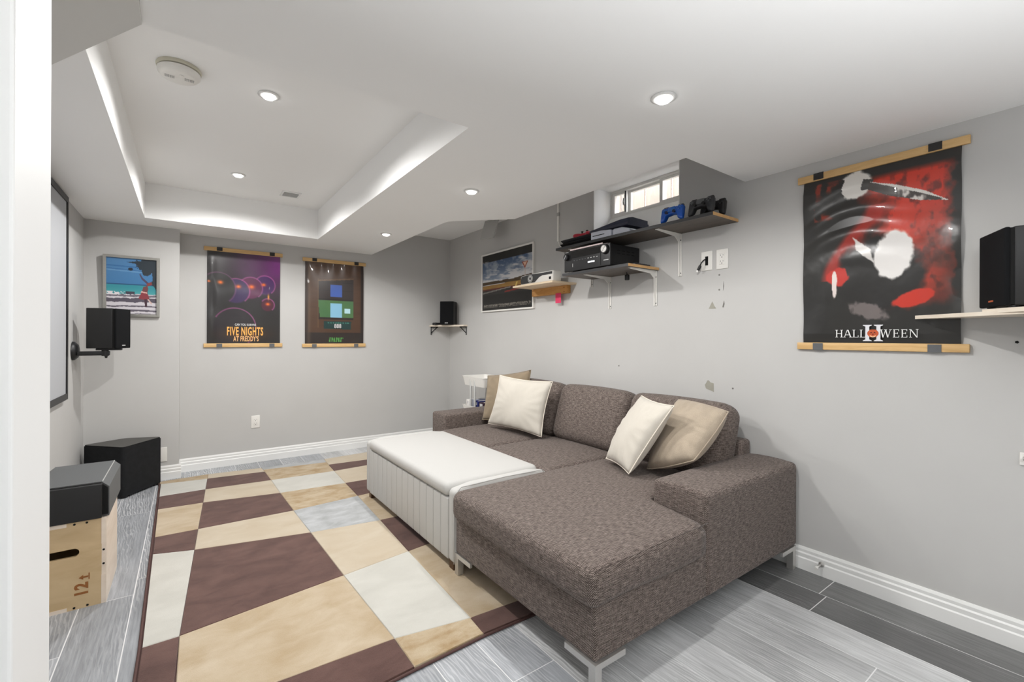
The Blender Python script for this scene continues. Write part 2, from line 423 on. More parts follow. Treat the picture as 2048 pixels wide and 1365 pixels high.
# baseboards
BP = [(0, 0), (.015, 0), (.015, .058), (.011, .064), (.0125, .083), (.008, .090), (.009, .104), (.004, .116), (0, .116)]
struct('baseboard_right', prism([(XR-d, z) for d, z in BP], YN, YB, 'y'), 'white')
struct('baseboard_back', prism([(YB-d, z) for d, z in BP][::-1], BX, XR, 'x'), 'white')
struct('baseboard_jut', join(prism([(BW-d, z) for d, z in BP][::-1], XL, BX+.015, 'x'), prism([(BX+d, z) for d, z in BP], BW, YB, 'y')), 'white')
struct('baseboard_left', prism([(XL+d, z) for d, z in BP], .99, BW, 'y'), 'white')

# window: deep white reveal, two-sash vinyl slider
WX = 2.81; WZ = 2.17
rv = struct('trim_2', join(box(XR+.001, WX, OY1-.006, OY1, OZ0, 2.39), box(XR+.001, WX, OY0, OY0+.006, OZ0, 2.39),
                           box(XR+.001, WX, OY0, OY1, OZ0, OZ0+.008), prism([(XR+.004, OZ0), (WX+.06, OZ0), (WX+.06, WZ), (WX-.004, WZ)], OY0+.006, OY1-.006, 'y')), 'white')
wn = struct('window_1', join(box(WX, WX+.06, OY0, OY1, WZ, WZ+.022), box(WX, WX+.06, OY0, OY1, 2.39-.02, 2.39),
                             box(WX, WX+.06, OY1-.02, OY1, WZ+.022, 2.37), box(WX, WX+.06, OY0, OY0+.02, WZ+.022, 2.37)), 'plastic_white')
def sash(y0, y1, x, w=.03):
    return join(box(x, x+.025, y0, y0+w, WZ+.022, 2.37), box(x, x+.025, y1-w, y1, WZ+.022, 2.37), box(x, x+.025, y0+w, y1-w, WZ+.022, WZ+.04), box(x, x+.025, y0+w, y1-w, 2.352, 2.37))
s1 = put('sash', sash(2.36, 2.503, WX+.005, .022), 'plastic_white', wn)
put('pane', box(WX+.016, WX+.02, 2.38, 2.483, WZ+.038, 2.355), 'glass', s1)
s2 = put('sash', sash(2.03, 2.372, WX+.032, .034), 'plastic_white', wn)
put('pane', box(WX+.043, WX+.047, 2.062, 2.34, WZ+.038, 2.355), 'glass', s2)
s3 = put('sash', sash(OY0+.02, 2.052, WX+.005, .026), 'plastic_white', wn)
put('pane', box(WX+.016, WX+.02, 1.79, 2.03, WZ+.038, 2.355), 'glass', s3)
put('latch', join(rbox(WX-.012, WX+.006, 2.366, 2.384, 2.255, 2.31, .004), box(WX-.018, WX-.008, 2.37, 2.38, 2.27, 2.285)), 'ltgrey', wn)
put('weatherstrip', box(WX-.004, WX+.004, 2.362, 2.369, WZ+.03, 2.365), 'dkgrey', wn)

# ------------------------------------------------------------------ outside the window
fe = thing('board_fence', 'pale cedar board fence outside the small high window', 'fence', (3.55, 2.9, 1.4))
y = 1.3; k = 0
while y < 4.7:
    put('fence_board', box(3.55+.012*(k % 2), 3.57+.012*(k % 2), y, y+.138, 1.4, 2.78+.01*(k % 3)), 'fence', fe); y += .146; k += 1
put('rail', box(3.585, 3.625, 1.3, 4.7, 2.0, 2.09), 'fence', fe)
gr = struct('trim_3', box(XR+.31, 6, -1, 6.5, 1.2, 1.4), plain('gravel', (150, 146, 140), .95, grain=.3, gscale=80))

# ------------------------------------------------------------------ rug
rug = thing('area_rug', 'large checkered rug in brown, tan, cream and grey under the white ottoman', 'rug', (.7, 3.1, 0))
Lc = {0: [(-.180, 4.655), (-.165, 4.582), (-.16, 4.231), (-.156, 3.923), (-.148, 3.39), (-.145, 3.132), (-.133, 2.216), (-.135, 1.50)],
      1: [(.153, 4.678), (.144, 4.535), (.122, 4.229), (.099, 3.902), (.061, 3.382), (.039, 3.065), (-.02, 2.217), (-.03, 1.74), (-.05, 1.48)],
      2: [(.554, 4.626), (.563, 4.484), (.572, 4.19), (.582, 3.807), (.597, 3.369), (.615, 2.931), (.639, 2.31), (.669, 1.707), (.67, 1.52)],
      3: [(1.086, 4.614), (1.075, 4.39), (1.065, 4.157), (1.052, 3.761), (1.043, 3.405), (1.024, 2.87), (1.003, 2.363), (.98, 1.647), (.972, 1.532)]}
def quad(a, b, c, d, mat, top=.012):
    """one carved block of pile: outline at the base, bevelled in to the top"""
    P = [Vector((*p, 0)) for p in (a, b, c, d)]; ce_ = sum(P, Vector())/4
    o = [p+(ce_-p).normalized()*.0005 for p in P]; i = [p+(ce_-p).normalized()*.004 for p in P]
    V = [(p.x, p.y, .003) for p in o]+[(p.x, p.y, top-.003) for p in o]+[(p.x, p.y, top) for p in i]
    F = []
    for s in (0, 4):
        for k in range(4): F.append((s+k, s+(k+1) % 4, s+4+(k+1) % 4, s+4+k))
    F.append((8, 9, 10, 11))
    nrm = (P[1]-P[0]).cross(P[2]-P[0]).z
    if nrm < 0: F = [f[::-1] for f in F]
    put('pile_block', (V, F), mat, rug)
def stripe(pa, pb, mats):
    for k, mt in enumerate(mats): quad(pa[k], pb[k], pb[k+1], pa[k+1], mt)
stripe(Lc[0], [Lc[1][i] for i in (0, 1, 2, 3, 4, 5, 6)]+[(-.05, 1.48)], ['r_mottle', 'r_cream', 'r_brown', 'r_tan', 'r_brown', 'r_cream', 'r_brown'])
stripe(Lc[1], [Lc[2][i] for i in (0, 1, 2, 3, 4, 5, 6, 7, 8)], ['r_light', 'r_brown', 'r_light', 'r_brown', 'r_light', 'r_brown', 'r_tan', 'r_brown'])
l2 = [Lc[2][i] for i in (0, 1, 2, 3, 4, 5, 6, 7, 8)]
l2 = [l2[0], (.5585, 4.555), Lc[2][2], Lc[2][3], Lc[2][4], Lc[2][5], Lc[2][6], Lc[2][7], Lc[2][8]]
l3 = [Lc[3][0], (1.078, 4.49), Lc[3][2], Lc[3][3], Lc[3][4], Lc[3][5], Lc[3][6], Lc[3][7], Lc[3][8]]
stripe(l2, l3, ['r_grey', 'r_mottle', 'r_cream', 'r_mottle', 'r_grey', 'r_light', 'r_cream', 'r_mottle'])
RX1 = 1.78
e3 = [(RX1, 4.66), (RX1, 4.33), (RX1, 4.19), (RX1, 3.72), (RX1, 3.47), (RX1, 2.84), (RX1, 2.48), (RX1, 1.66), (RX1, 1.60)]
e3[7] = (RX1, 1.575)
l3b = [Lc[3][0], Lc[3][1], Lc[3][2], Lc[3][3], Lc[3][4], Lc[3][5], Lc[3][6], Lc[3][7], Lc[3][8]]
stripe(l3b, [(RX1, 4.66), (RX1, 4.33), (RX1, 4.19), (RX1, 3.72), (RX1, 3.47), (RX1, 2.84), (RX1, 2.48), (RX1, 1.59), (RX1, 1.50)],
       ['r_light', 'r_brown', 'r_light', 'r_brown', 'r_tan', 'r_brown', 'r_tan', 'r_brown'])
out = [(-.184, 4.66)]+[Lc[1][0], Lc[2][0], Lc[3][0], (RX1, 4.665), (RX1+.008, 1.495), (.97, 1.522), (.67, 1.510), (-.05, 1.47), (-.145, 1.49), (-.142, 2.2), (-.155, 3.1), (-.172, 4.55)]
put('rug_backing', prism(out[::-1], .0005, .0045), 'r_edge', rug)
loop = [Vector((*p, .006)) for p in out+out[:1]]
put('edge_binding', tube(loop, .0055, 6), 'r_edge', rug, smooth='all')

# ------------------------------------------------------------------ sofa
sofa = thing('sectional_sofa', 'brown tweed sectional sofa with a wide chaise and chrome legs', 'sofa', (1.9, 2.3, 0))
def puff(amp, seed=0):
    def fn(x, y, z, u, v, w):
        k = (1-u*u)*(1-v*v)
        if w > .0: z += amp*k*w + .003*math.sin(9*x+seed)*math.cos(7*y+seed)*k
        return (x, y, z)
    return fn
def chaise_fn(x, y, z, u, v, w):
    k = max(0, 1-u*u)*max(0, 1-v*v)
    if w > 0: z += .016*k*w
    if x > 1.735 and y < 1.325: y = 1.325
    z += .004*math.sin(5*y+x*3)*(1 if w > 0 else 0)*k
    s = .006*math.sin(11*y)*math.sin(9*x)
    if w < -.2 and abs(v) > .9: z += s
    return (x, y, z)
put('chaise_base', rbox(1.10, 2.45, 1.045, 2.0, .118, .318, .012, 3, (2, 2, 1)), 'sofa', sofa, smooth=60)
put('chaise_cushion', rbox(1.062, 2.36, 1.018, 1.99, .300, .440, .045, 5, (26, 14, 2), chaise_fn), 'sofa', sofa, smooth='all')
def seam(pts, r=.0022): return tube(pts, r, 5)
put('seat_base', rbox(1.75, 2.56, 2.004, 3.40, .118, .318, .012), 'sofa', sofa, smooth=60)
for y0, y1 in ((1.996, 2.682), (2.686, 3.392)):
    put('seat_cushion', rbox(1.70, 2.40, y0, y1, .300, .432, .04, 5, (8, 8, 2), puff(.022, y0)), 'sofa', sofa, smooth='all')
def arm(y0, y1, outer):
    def fn(x, y, z, u, v, w):
        if w > 0: z += .010*(1-v*v)
        return (x, y, z)
    return rbox(1.752, 2.60, y0, y1, .118, .548, .022, 4, (6, 4, 4), fn)
put('armrest', arm(1.036, 1.312, 0), 'sofa', sofa, smooth='all')
put('armrest', arm(3.385, 3.625, 1), 'sofa', sofa, smooth='all')
put('back_frame', rbox(2.50, 2.605, 1.28, 3.50, .30, .63, .02), 'sofa', sofa, smooth=60)
def back_cushion(y0, y1):
    def fn(x, y, z, u, v, w):
        k = (1-v*v)*(1-w*w)
        if u < 0: x -= .03*k
        z += .012*(1-v*v)*max(0, w)
        return (x, y, z)
    g = rbox(-.095, .095, y0, y1, 0, .425, .07, 5, (2, 10, 8), fn)
    return xf(g, (2.345, 0, .42), (0, math.radians(17), 0))
for a, b in ((1.285, 1.962), (1.968, 2.645), (2.651, 3.36)):
    put('back_cushion', back_cushion(a, b), 'sofa', sofa, smooth='all')
def sofa_leg(x, y, dx, dy, zb):
    return join(box(min(x+dx*.001, x+dx*.032), max(x+dx*.001, x+dx*.032), min(y+dy*.001, y+dy*.032), max(y+dy*.001, y+dy*.032), zb, .0985),
                box(min(x, x+dx*.15), max(x, x+dx*.15), min(y, y+dy*.012), max(y, y+dy*.012), .098, .1195),
                box(min(x, x+dx*.012), max(x, x+dx*.012), min(y+dy*.012, y+dy*.15), max(y+dy*.012, y+dy*.15), .098, .1195))
for x, y, dx, dy, zb in ((1.092, 1.037, 1, 1, 0), (1.097, 2.003, 1, -1, .0125), (2.585, 1.037, -1, 1, 0), (1.765, 3.60, 1, -1, .0125), (2.585, 3.60, -1, -1, 0)):
    put('leg', sofa_leg(x, y, dx, dy, zb), 'chrome', sofa)
put('welt', join(seam([(1.078, 1.03, .4385), (1.4, 1.028, .441), (1.745, 1.03, .438)])), 'sofa', sofa, smooth='all')

# ------------------------------------------------------------------ storage ottoman
ott = thing('storage_ottoman', 'white upholstered storage ottoman with channelled front on the rug', 'ottoman', (1.395, 2.68, .012))
put('body', box(1.112, 1.69, 2.07, 3.30, .055, .37), 'ottoman', ott)
n = 14; w = (3.30-2.07)/n
for i in range(n):
    put('channel_panel', rbox(1.094, 1.122, 2.07+i*w+.0008, 2.07+(i+1)*w-.0008, .055, .372, .009, 3), 'ottoman', ott, smooth=60)
for a, b in ((2.0, 2.069), (3.301, 3.365)):
    put('end_panel', rbox(1.090, 1.705, a, b, .055, .444, .024, 4, (6, 2, 2), lambda x, y, z, u, v, w: (x, y, z-(.02*max(0, abs(u)-.7)/.3 if w > 0 else 0))), 'ottoman', ott, smooth='all')
put('lid', rbox(1.083, 1.70, 2.075, 3.296, .372, .446, .034, 5, (6, 10, 1), lambda x, y, z, u, v, w: (x, y, z+(.006*(1-u*u)*(1-v*v) if w > 0 else 0))), 'ottoman', ott, smooth='all')
put('seam_piping', join(tube([(1.094, 2.002, .40), (1.13, 2.0, .44), (1.4, 1.999, .446), (1.66, 2.0, .44), (1.70, 2.002, .40)], .003, 5), tube([(1.092, 2.001, .06), (1.092, 2.001, .40)], .0025, 5)), 'ottoman', ott, smooth='all')
for x, y in ((1.105, 2.03), (1.105, 3.29), (1.65, 2.03), (1.65, 3.29)):
    put('foot', prism([(x, y), (x+.045, y), (x+.045, y+.045), (x, y+.045)], .0125, .056), 'foot_wood', ott)

# ------------------------------------------------------------------ pillows
def pillow(tl, tr, br, bl, th, seed, sag=0.0, n=26, back=1.0, pinch=.06):
    tl, tr, br, bl = (Vector(p) for p in (tl, tr, br, bl)); rnd = random.Random(seed)
    ph = [rnd.uniform(0, 6.28) for _ in range(8)]
    nor = ((tr-tl).cross(bl-tl)).normalized()                      # towards the camera side
    if nor.dot(Vector((0, 0, CAM_H))-tl) < 0: nor = -nor
    V, F = [], []
    def surf(sgn):
        idx = []
        for j in range(n+1):
            row = []
            for i in range(n+1):
                u, v = i/n*2-1, j/n*2-1
                # sides pulled in between the corners
                uu = u*(1-pinch*(1-v*v)); vv = v*(1-pinch*(1-u*u))
                s, t = (uu+1)/2, (vv+1)/2
                p = tl.lerp(tr, s).lerp(bl.lerp(br, s), t)
                e = max(0, (1-u*u))*max(0, (1-v*v))
                h = e**.42*th
                a = math.atan2(v, u); rr = max(abs(u), abs(v))
                wr = .011*(math.sin(a*7+ph[0])*math.sin(a*11+ph[1]))*rr**2*e**.3 + .004*math.sin(5*u+ph[2]+3*v)*e
                p = p+nor*sgn*(h+(wr if sgn > 0 else 0))*(1 if sgn > 0 else back)
                p.z -= sag*e
                if sgn < 0 and (i in (0, n) or j in (0, n)): row.append(front[j][i])
                else: row.append(len(V)); V.append(tuple(p))
            idx.append(row)
        return idx
    front = surf(1); bk = surf(-1)
    for j in range(n):
        for i in range(n):
            a, b, c, d = front[j][i], front[j][i+1], front[j+1][i+1], front[j+1][i]; F.append((a, d, c, b))
            a, b, c, d = bk[j][i], bk[j][i+1], bk[j+1][i+1], bk[j+1][i]; F.append((a, b, c, d))
    per = [front[0][i] for i in range(n)]+[front[j][n] for j in range(n)]+[front[n][n-i] for i in range(n)]+[front[n-j][0] for j in range(n+1)]
    return (V, F), [V[i] for i in per]
def make_pillow(label, mat, piping, group, *a, **k):
    (g, per) = pillow(*a, **k)
    c = Vector([sum(p[i] for p in g[0])/len(g[0]) for i in range(3)]); c.z = min(p[2] for p in g[0])
    t = thing('throw_pillow', label, 'pillow', tuple(c), group)
    put('cover', g, mat, t, smooth='all')
    put('piping', tube(per, .0035, 5), piping, t, smooth='all')
GP = 'throw pillows on the sofa'
make_pillow('taupe linen pillow behind the white one by the far sofa arm', 'pillow_brown', 'pillow_brown', GP, (2.235, 3.47, .850), (2.375, 3.01, .925), (2.30, 2.98, .47), (2.115, 3.37, .475), .055, 3)
make_pillow('cream white pillow leaning at the far left end of the sofa', 'pillow_cream', 'piping', GP, (2.08, 3.045, .891), (2.26, 2.598, .865), (2.14, 2.583, .461), (2.025, 3.14, .486), .075, 5, pinch=.075)
make_pillow('tan linen pillow against the right sofa back beside the armrest', 'pillow_tan', 'pillow_tan', GP, (2.37, 1.588, .836), (2.26, 1.226, .822), (2.02, 1.268, .600), (2.085, 1.595, .470), .085, 8, pinch=-.05)
make_pillow('cream white pillow standing in front of the tan one on the right', 'pillow_cream', 'piping', GP, (2.27, 1.779, .846), (2.04, 1.394, .851), (1.91, 1.577, .476), (2.05, 1.866, .474), .072, 11)

# ------------------------------------------------------------------ prints (numpy colour fields on real sheets)
def vnoise(x, y, seed=0):
    def h(i, j): 
        s = np.sin(i*127.1+j*311.7+seed*74.7)*43758.5453
        return s-np.floor(s)
    i, j = np.floor(x), np.floor(y); f, g_ = x-i, y-j; f = f*f*(3-2*f); g_ = g_*g_*(3-2*g_)
    return (h(i, j)*(1-f)+h(i+1, j)*f)*(1-g_)+(h(i, j+1)*(1-f)+h(i+1, j+1)*f)*g_
def fbm(x, y, seed=0, o=4):
    s, a, t = 0, .5, 0
    for k in range(o): s = s+a*vnoise(x*2**k, y*2**k, seed+k); t += a; a *= .5
    return s/t
def inpoly(U, V, poly):
    r = np.zeros(U.shape, bool); n = len(poly)
    for i in range(n):
        x1, y1 = poly[i]; x2, y2 = poly[(i+1) % n]
        if y1 == y2: continue
        c = ((y1 > V) != (y2 > V)) & (U < (x2-x1)*(V-y1)/(y2-y1)+x1); r ^= c
    return r
class Art:
    def __init__(s, nx, ny, asp):
        u = np.linspace(0, 1, nx+1); v = np.linspace(0, 1, ny+1)
        s.U, s.V = np.meshgrid(u, v); s.nx, s.ny, s.asp = nx, ny, asp; s.C = np.zeros((ny+1, nx+1, 3))
    def mixin(s, a, c):
        a = np.clip(a, 0, 1)[..., None] if not isinstance(a, (int, float)) else a
        s.C = s.C*(1-a)+np.array(c if isinstance(c, np.ndarray) and c.ndim > 1 else c, float)*a
    def poly(s, p, c, a=1.0): s.mixin(inpoly(s.U, s.V, p)*a, c)
    def disc(s, cu, cv, r, c, soft=.02, sq=1.0): s.mixin((1-np.sqrt((s.U-cu)**2+((s.V-cv)*s.asp*sq)**2)/r)/soft*1.0, c)
    def ring(s, cu, cv, r, w, c, a=1.0, a0=-4, a1=4):
        d = np.sqrt((s.U-cu)**2+((s.V-cv)*s.asp)**2); t = np.arctan2((s.V-cv)*s.asp, s.U-cu)
        s.mixin(np.exp(-((d-r)/w)**2)*a*((t > a0) & (t < a1)), c)
def sheet(name, art, place, mat, parent, disp=None):
    """place(u, v, d) -> world point; d is how far the sheet stands off the wall"""
    ny, nx = art.ny, art.nx; D = disp(art.U, art.V) if disp else np.zeros(art.U.shape)
    V = [place(art.U[j, i], art.V[j, i], D[j, i]) for j in range(ny+1) for i in range(nx+1)]
    k = nx+1
    F = [(j*k+i, (j+1)*k+i, (j+1)*k+i+1, j*k+i+1) for j in range(ny) for i in range(nx)]
    o = put(name, (V, F), mat, parent, smooth='all')
    ca = o.data.color_attributes.new('Col', 'FLOAT_COLOR', 'POINT')
    c = np.clip(art.C, 0, 255)/255; c = np.where(c <= .04045, c/12.92, ((c+.055)/1.055)**2.4)
    ca.data.foreach_set('color', np.concatenate([c, np.ones(c.shape[:2]+(1,))], 2).astype(np.float32).ravel())
    return o
def hanger(p, axis, a0, a1, off, ztop, zbot, mat, cl):
    """two wooden rails with black clips; axis 'x' hangs on the back wall, 'y' on the right wall"""
    for k, z in enumerate((ztop, zbot)):
        g = rbox(a0, a1, off-.011, off+.004, z, z+.036, .003, 2) if axis == 'x' else rbox(off-.011, off+.004, a0, a1, z, z+.036, .003, 2)
        r = put('rail', g, mat, p, smooth=50)
        for c in cl:
            w_ = .022
            g = (box(c-w_, c+w_, off-.0135, off+.004, z+.004, z+.0375) if axis == 'x' else box(off-.0135, off+.004, c-w_, c+w_, z+.004, z+.0375)) if k == 0 else \
                (box(c-w_, c+w_, off-.0135, off+.004, z-.001, z+.033) if axis == 'x' else box(off-.0135, off+.004, c-w_, c+w_, z-.001, z+.033))
            put('clip', g, 'rail_clip' if k == 0 else 'cup', r)

# poster with the orange title
p1 = thing('wall_poster', 'dark purple film poster with orange title lettering on wooden rails', 'poster', (.44, YB, 1.1), 'film posters on wooden hangers')
A = Art(110, 170, 1.36); U, V = A.U, A.V
A.C[:] = (36, 34, 33)
A.mixin(np.exp(-(((U-.95)/.45)**2+((V-.10)/.25)**2)), (128, 34, 130))
A.mixin(np.exp(-(((U-.62)/.25)**2+((V-.12)/.16)**2))*.7, (84, 36, 84))
A.mixin((V > .62)*np.clip((V-.62)*8, 0, 1)*.8, (40, 37, 35))
for cu, cv, r, c in ((.78, .34, .15, (70, 30, 92)), (.58, .38, .17, (96, 30, 74)), (.38, .42, .19, (56, 34, 82)), (.14, .40, .24, (38, 36, 36)), (.82, .56, .10, (74, 26, 44)), (.36, .82, .30, (38, 32, 36))):
    A.disc(cu, cv, r, c, .12)
    A.ring(cu, cv, r*.97, .008, (190, 92, 160) if cu > .2 else (120, 70, 110), .75, -2.6, .9)
A.mixin(fbm(U*6, V*8, 3)*.25, (30, 26, 30))
for cu, cv, r in ((.17, .335, .035), (.41, .37, .035), (.59, .365, .04), (.76, .335, .03), (.82, .55, .03), (.02, .33, .02)):
    A.mixin(np.exp(-(((U-cu)/r)**2+((V-cv)/(r*.55))**2)), (236, 112, 40))
A.mixin(np.exp(-((U-.83)/.012)**2-((V-.47)/.03)**2), (240, 160, 70))
A.mixin(np.exp(-((U-.5)/.3)**2-((V-.89)/.06)**2)*.8, (84, 50, 22))
PX0, PX1, PZ0, PZ1 = .149, .742, 1.128, 1.985
sheet('print', A, lambda u, v, d: (PX0+(PX1-PX0)*u, YB-.008-d, PZ1-(PZ1-PZ0)*v), 'print', p1, lambda U, V: .003+.004*np.sin(U*9+1)*np.sin(V*3.1)+.004*np.exp(-((U-.06)/.05)**2)*np.sin(V*9))
hanger(p1, 'x', .123, .764, YB-.006, 1.98, 1.10, 'rail', (.243, .672))
put('lettering', text_geo('FIVE NIGHTS', .108, (.448, YB-.017, 1.213), RYB, sx=.43, fat=.0032), plain('orange_title', (243, 178, 92), .4), p1)
put('lettering', text_geo('AT FREDDY\u2019S', .066, (.456, YB-.017, 1.157), RYB, sx=.49, fat=.0020), plain('peach_title', (236, 182, 122), .4), p1)
put('lettering', text_geo('CAN YOU SURVIVE', .028, (.450, YB-.017, 1.302), RYB, sx=.70, fat=.0008), 'label', p1)

# poster with the green block and number plate
p2 = thing('wall_poster', 'brown wood toned poster with green and blue block above a number plate', 'poster', (1.26, YB, 1.1), 'film posters on wooden hangers')
A = Art(90, 150, 1.47); U, V = A.U, A.V
A.C[:] = (52, 40, 35)
gr_ = fbm(U*3, V*40, 5)
A.mixin(((U > .05) & (U < .95) & (V < .86))*1.0, (84, 60, 44)); A.mixin(gr_*.35*(V < .86), (52, 36, 28))
A.mixin(((U > .2) & (U < .82) & (V > .14-.09*(U-.2)+.09) & (V < .70))*1.0, (46, 37, 35))
for v0 in (.24, .34, .45): A.mixin(((U > .2) & (U < .82) & (abs(V-v0) < .006))*.8, (28, 24, 24))
A.mixin(((U > .2) & (U < .82) & (abs(V-(.21-.08*(U-.2)+.02)) < .008))*.9, (110, 82, 56))
A.mixin(((U > .2) & (U < .215) & (V > .2) & (V < .8))*.8, (112, 86, 58))
A.poly([(.21, .465), (.82, .465), (.82, .67), (.24, .67)], (76, 112, 66)); A.mixin(inpoly(U, V, [(.21, .465), (.82, .465), (.82, .67), (.24, .67)])*fbm(U*5, V*6, 2)*.4, (40, 92, 70))
A.poly([(.42, .27), (.62, .27), (.62, .42), (.42, .42)], (62, 92, 168))
A.poly([(.42, .50), (.62, .50), (.62, .67), (.42, .67)], (132, 184, 212)) 
A.poly([(.66, .56), (.76, .56), (.76, .62), (.66, .62)], (176, 214, 222))
A.poly([(.31, .715), (.78, .715), (.77, .815), (.31, .81)], (32, 58, 56))
A.mixin(inpoly(U, V, [(.37, .733), (.74, .733), (.74, .745), (.37, .745)])*(np.sin(U*150) > -.2)*.8, (70, 138, 118))
A.mixin((V > .86)*1.0, (46, 38, 35))
A.mixin(inpoly(U, V, [(.38, .915), (.64, .915), (.62, .97), (.40, .97)])*(.55+.45*np.sign(np.sin(U*165+V*30))), (82, 156, 74))
A.mixin(np.exp(-((U-.06)/.03)**2)*.5, (96, 80, 64)); A.mixin(np.exp(-((U-.97)/.02)**2)*.6, (30, 24, 22))
QX0, QX1, QZ0, QZ1 = .970, 1.558, 1.122, 1.975
sheet('print', A, lambda u, v, d: (QX0+(QX1-QX0)*u, YB-.008-d, QZ1-(QZ1-QZ0)*v), 'print', p2, lambda U, V: .003+.003*np.sin(U*7+.5)*np.sin(V*3.1)+.003*np.sin(U*30)*np.exp(-(V/.12)**2))
hanger(p2, 'x', .945, 1.582, YB-.006, 1.968, 1.094, 'rail', (1.058, 1.48))
put('lettering', text_geo('888', .062, (1.288, YB-.018, 1.293), RYB, sx=.74, fat=.0014), 'label', p2)

# big red and black poster on the right wall
p3 = thing('wall_poster', 'large red and black horror film poster with white title on the right wall', 'poster', (XR, .72, 1.15), 'film posters on wooden hangers')
A = Art(190, 240, 1.40); U, V = A.U, A.V
n1 = fbm(U*7, V*9, 11); n2 = fbm(U*26, V*22, 5); n3 = fbm(U*3, V*14, 8)
A.C[:] = (38, 37, 35)
red = np.clip((U-.42+.35*(n1-.5)-.35*np.clip(V-.45, 0, 1))*6, 0, 1)*np.clip((.97-U+.1*(n2-.5))*16, 0, 1)*np.clip((.80-V+.12*(n1-.5))*9, 0, 1)*np.clip((V-.05)*30, 0, 1)
A.mixin(red, (206, 54, 32)); A.mixin(red*np.clip((n2-.52)*5, 0, 1)*.8, (96, 32, 26)); A.mixin(red*np.clip((U-.70+.3*(n3-.5))*4, 0, 1)*np.clip((V-.22)*4, 0, 1)*.75, (62, 50, 44))
A.mixin(np.clip((n3-.46)*6, 0, 1)*(U > .08)*(U < .34)*(V > .03)*(V < .26)*np.clip((n2-.42)*6, 0, 1)*.9, (150, 52, 36))
band = np.clip(1-abs(U-(.47-.55*(V-.25)+.06*np.sin(V*9)))/.10, 0, 1)*(V > .22)*(V < .62)
A.mixin(np.clip(band*2.5*(n1+.35), 0, 1)*.85, (176, 48, 38))
# plain pale shapes standing in for the artwork
r1 = np.sqrt(((U-.37)/.115)**2+((V-.085)/.085)**2)+.5*(n2-.5); A.mixin(np.clip((1-r1)*6, 0, 1)*(U > .28-.2*(n2-.5)), (226, 222, 216))
A.poly([(.43, .06), (.50, .075), (.47, .125), (.41, .12)], (70, 68, 66))
blade = [(.47, .085), (.62, .125), (.80, .19), (.935, .262), (.78, .238), (.60, .185), (.46, .125)]
A.poly(blade, (66, 58, 54)); A.mixin(inpoly(U, V, [(.47, .085), (.62, .125), (.80, .19), (.935, .262), (.80, .207), (.62, .140)])*1.0, (230, 226, 220)); A.mixin(inpoly(U, V, blade)*np.clip((n2-.5+(U-.75))*6, 0, 1), (222, 216, 210))
dk = np.sqrt(((U-.53)/.30)**2+((V-.60)/.24)**2)+.35*(n1-.5); A.mixin(np.clip((1-dk)*6, 0, 1), (34, 33, 32))
wh = np.maximum(np.sqrt(((U-.625)/.135)**2+((V-.50)/.135)**2), 0)+.34*(n1-.5)+.25*(n2-.5); A.mixin(np.clip((1-wh)*9, 0, 1), (232, 229, 226))
wh = np.abs(U-V*.9-.02)/.05+np.abs(V-.46)/.09+.9*(n2-.5); A.mixin(np.clip((1-wh)*6, 0, 1), (214, 210, 206))
rb = np.sqrt(((U-.255)/.08)**2+((V-.60)/.06)**2)+.6*(n2-.5); A.mixin(np.clip((1-rb)*8, 0, 1), (190, 48, 38)); 
rb = np.sqrt(((U-.235)/.02)**2+((V-.64)/.09)**2)+.7*(n2-.5); A.mixin(np.clip((1-rb)*8, 0, 1), (226, 214, 208))
gy = np.sqrt(((U-.46)/.15)**2+((V-.80-.25*(U-.46))/.045)**2)+.9*(n2-.5); A.mixin(np.clip((1-gy)*4, 0, 1)*.8, (128, 118, 116))
rb = np.sqrt(((U-.74)/.13)**2+((V-.745+.2*(U-.74))/.045)**2)+.4*(n2-.5); A.mixin(np.clip((1-rb)*8, 0, 1), (196, 52, 36))
A.mixin((V > .93)*.5, (34, 33, 31))
HY0, HY1, HZ0, HZ1 = .424, 1.014, 1.165, 2.012
def crumple(U, V):
    d = .006+.007*np.sin(V*44+3*np.sin(U*5)+5*U)*np.exp(-((V-.30)/.17)**2)*np.exp(-((U-.36)/.30)**2)
    d = d+.006*np.sin(V*13+2*U)*np.exp(-((U-.0)/.10)**2)+.007*np.sin(V*15+1)*np.exp(-((U-1)/.07)**2)
    d = d+.003*np.sin(U*11+V*4)*np.sin(V*6)+.002*(fbm(U*9, V*12, 4)-.5)
    return np.clip(d, .0008, .03)*np.clip(V*12, .15, 1)*np.clip((1-V)*14, .15, 1)
sheet('print', A, lambda u, v, d: (XR-.006-d, HY1-(HY1-HY0)*u, HZ1-(HZ1-HZ0)*v), 'print', p3, crumple)
hanger(p3, 'y', .398, 1.041, XR-.006, 2.006, 1.145, 'rail_y', (.505, .945))
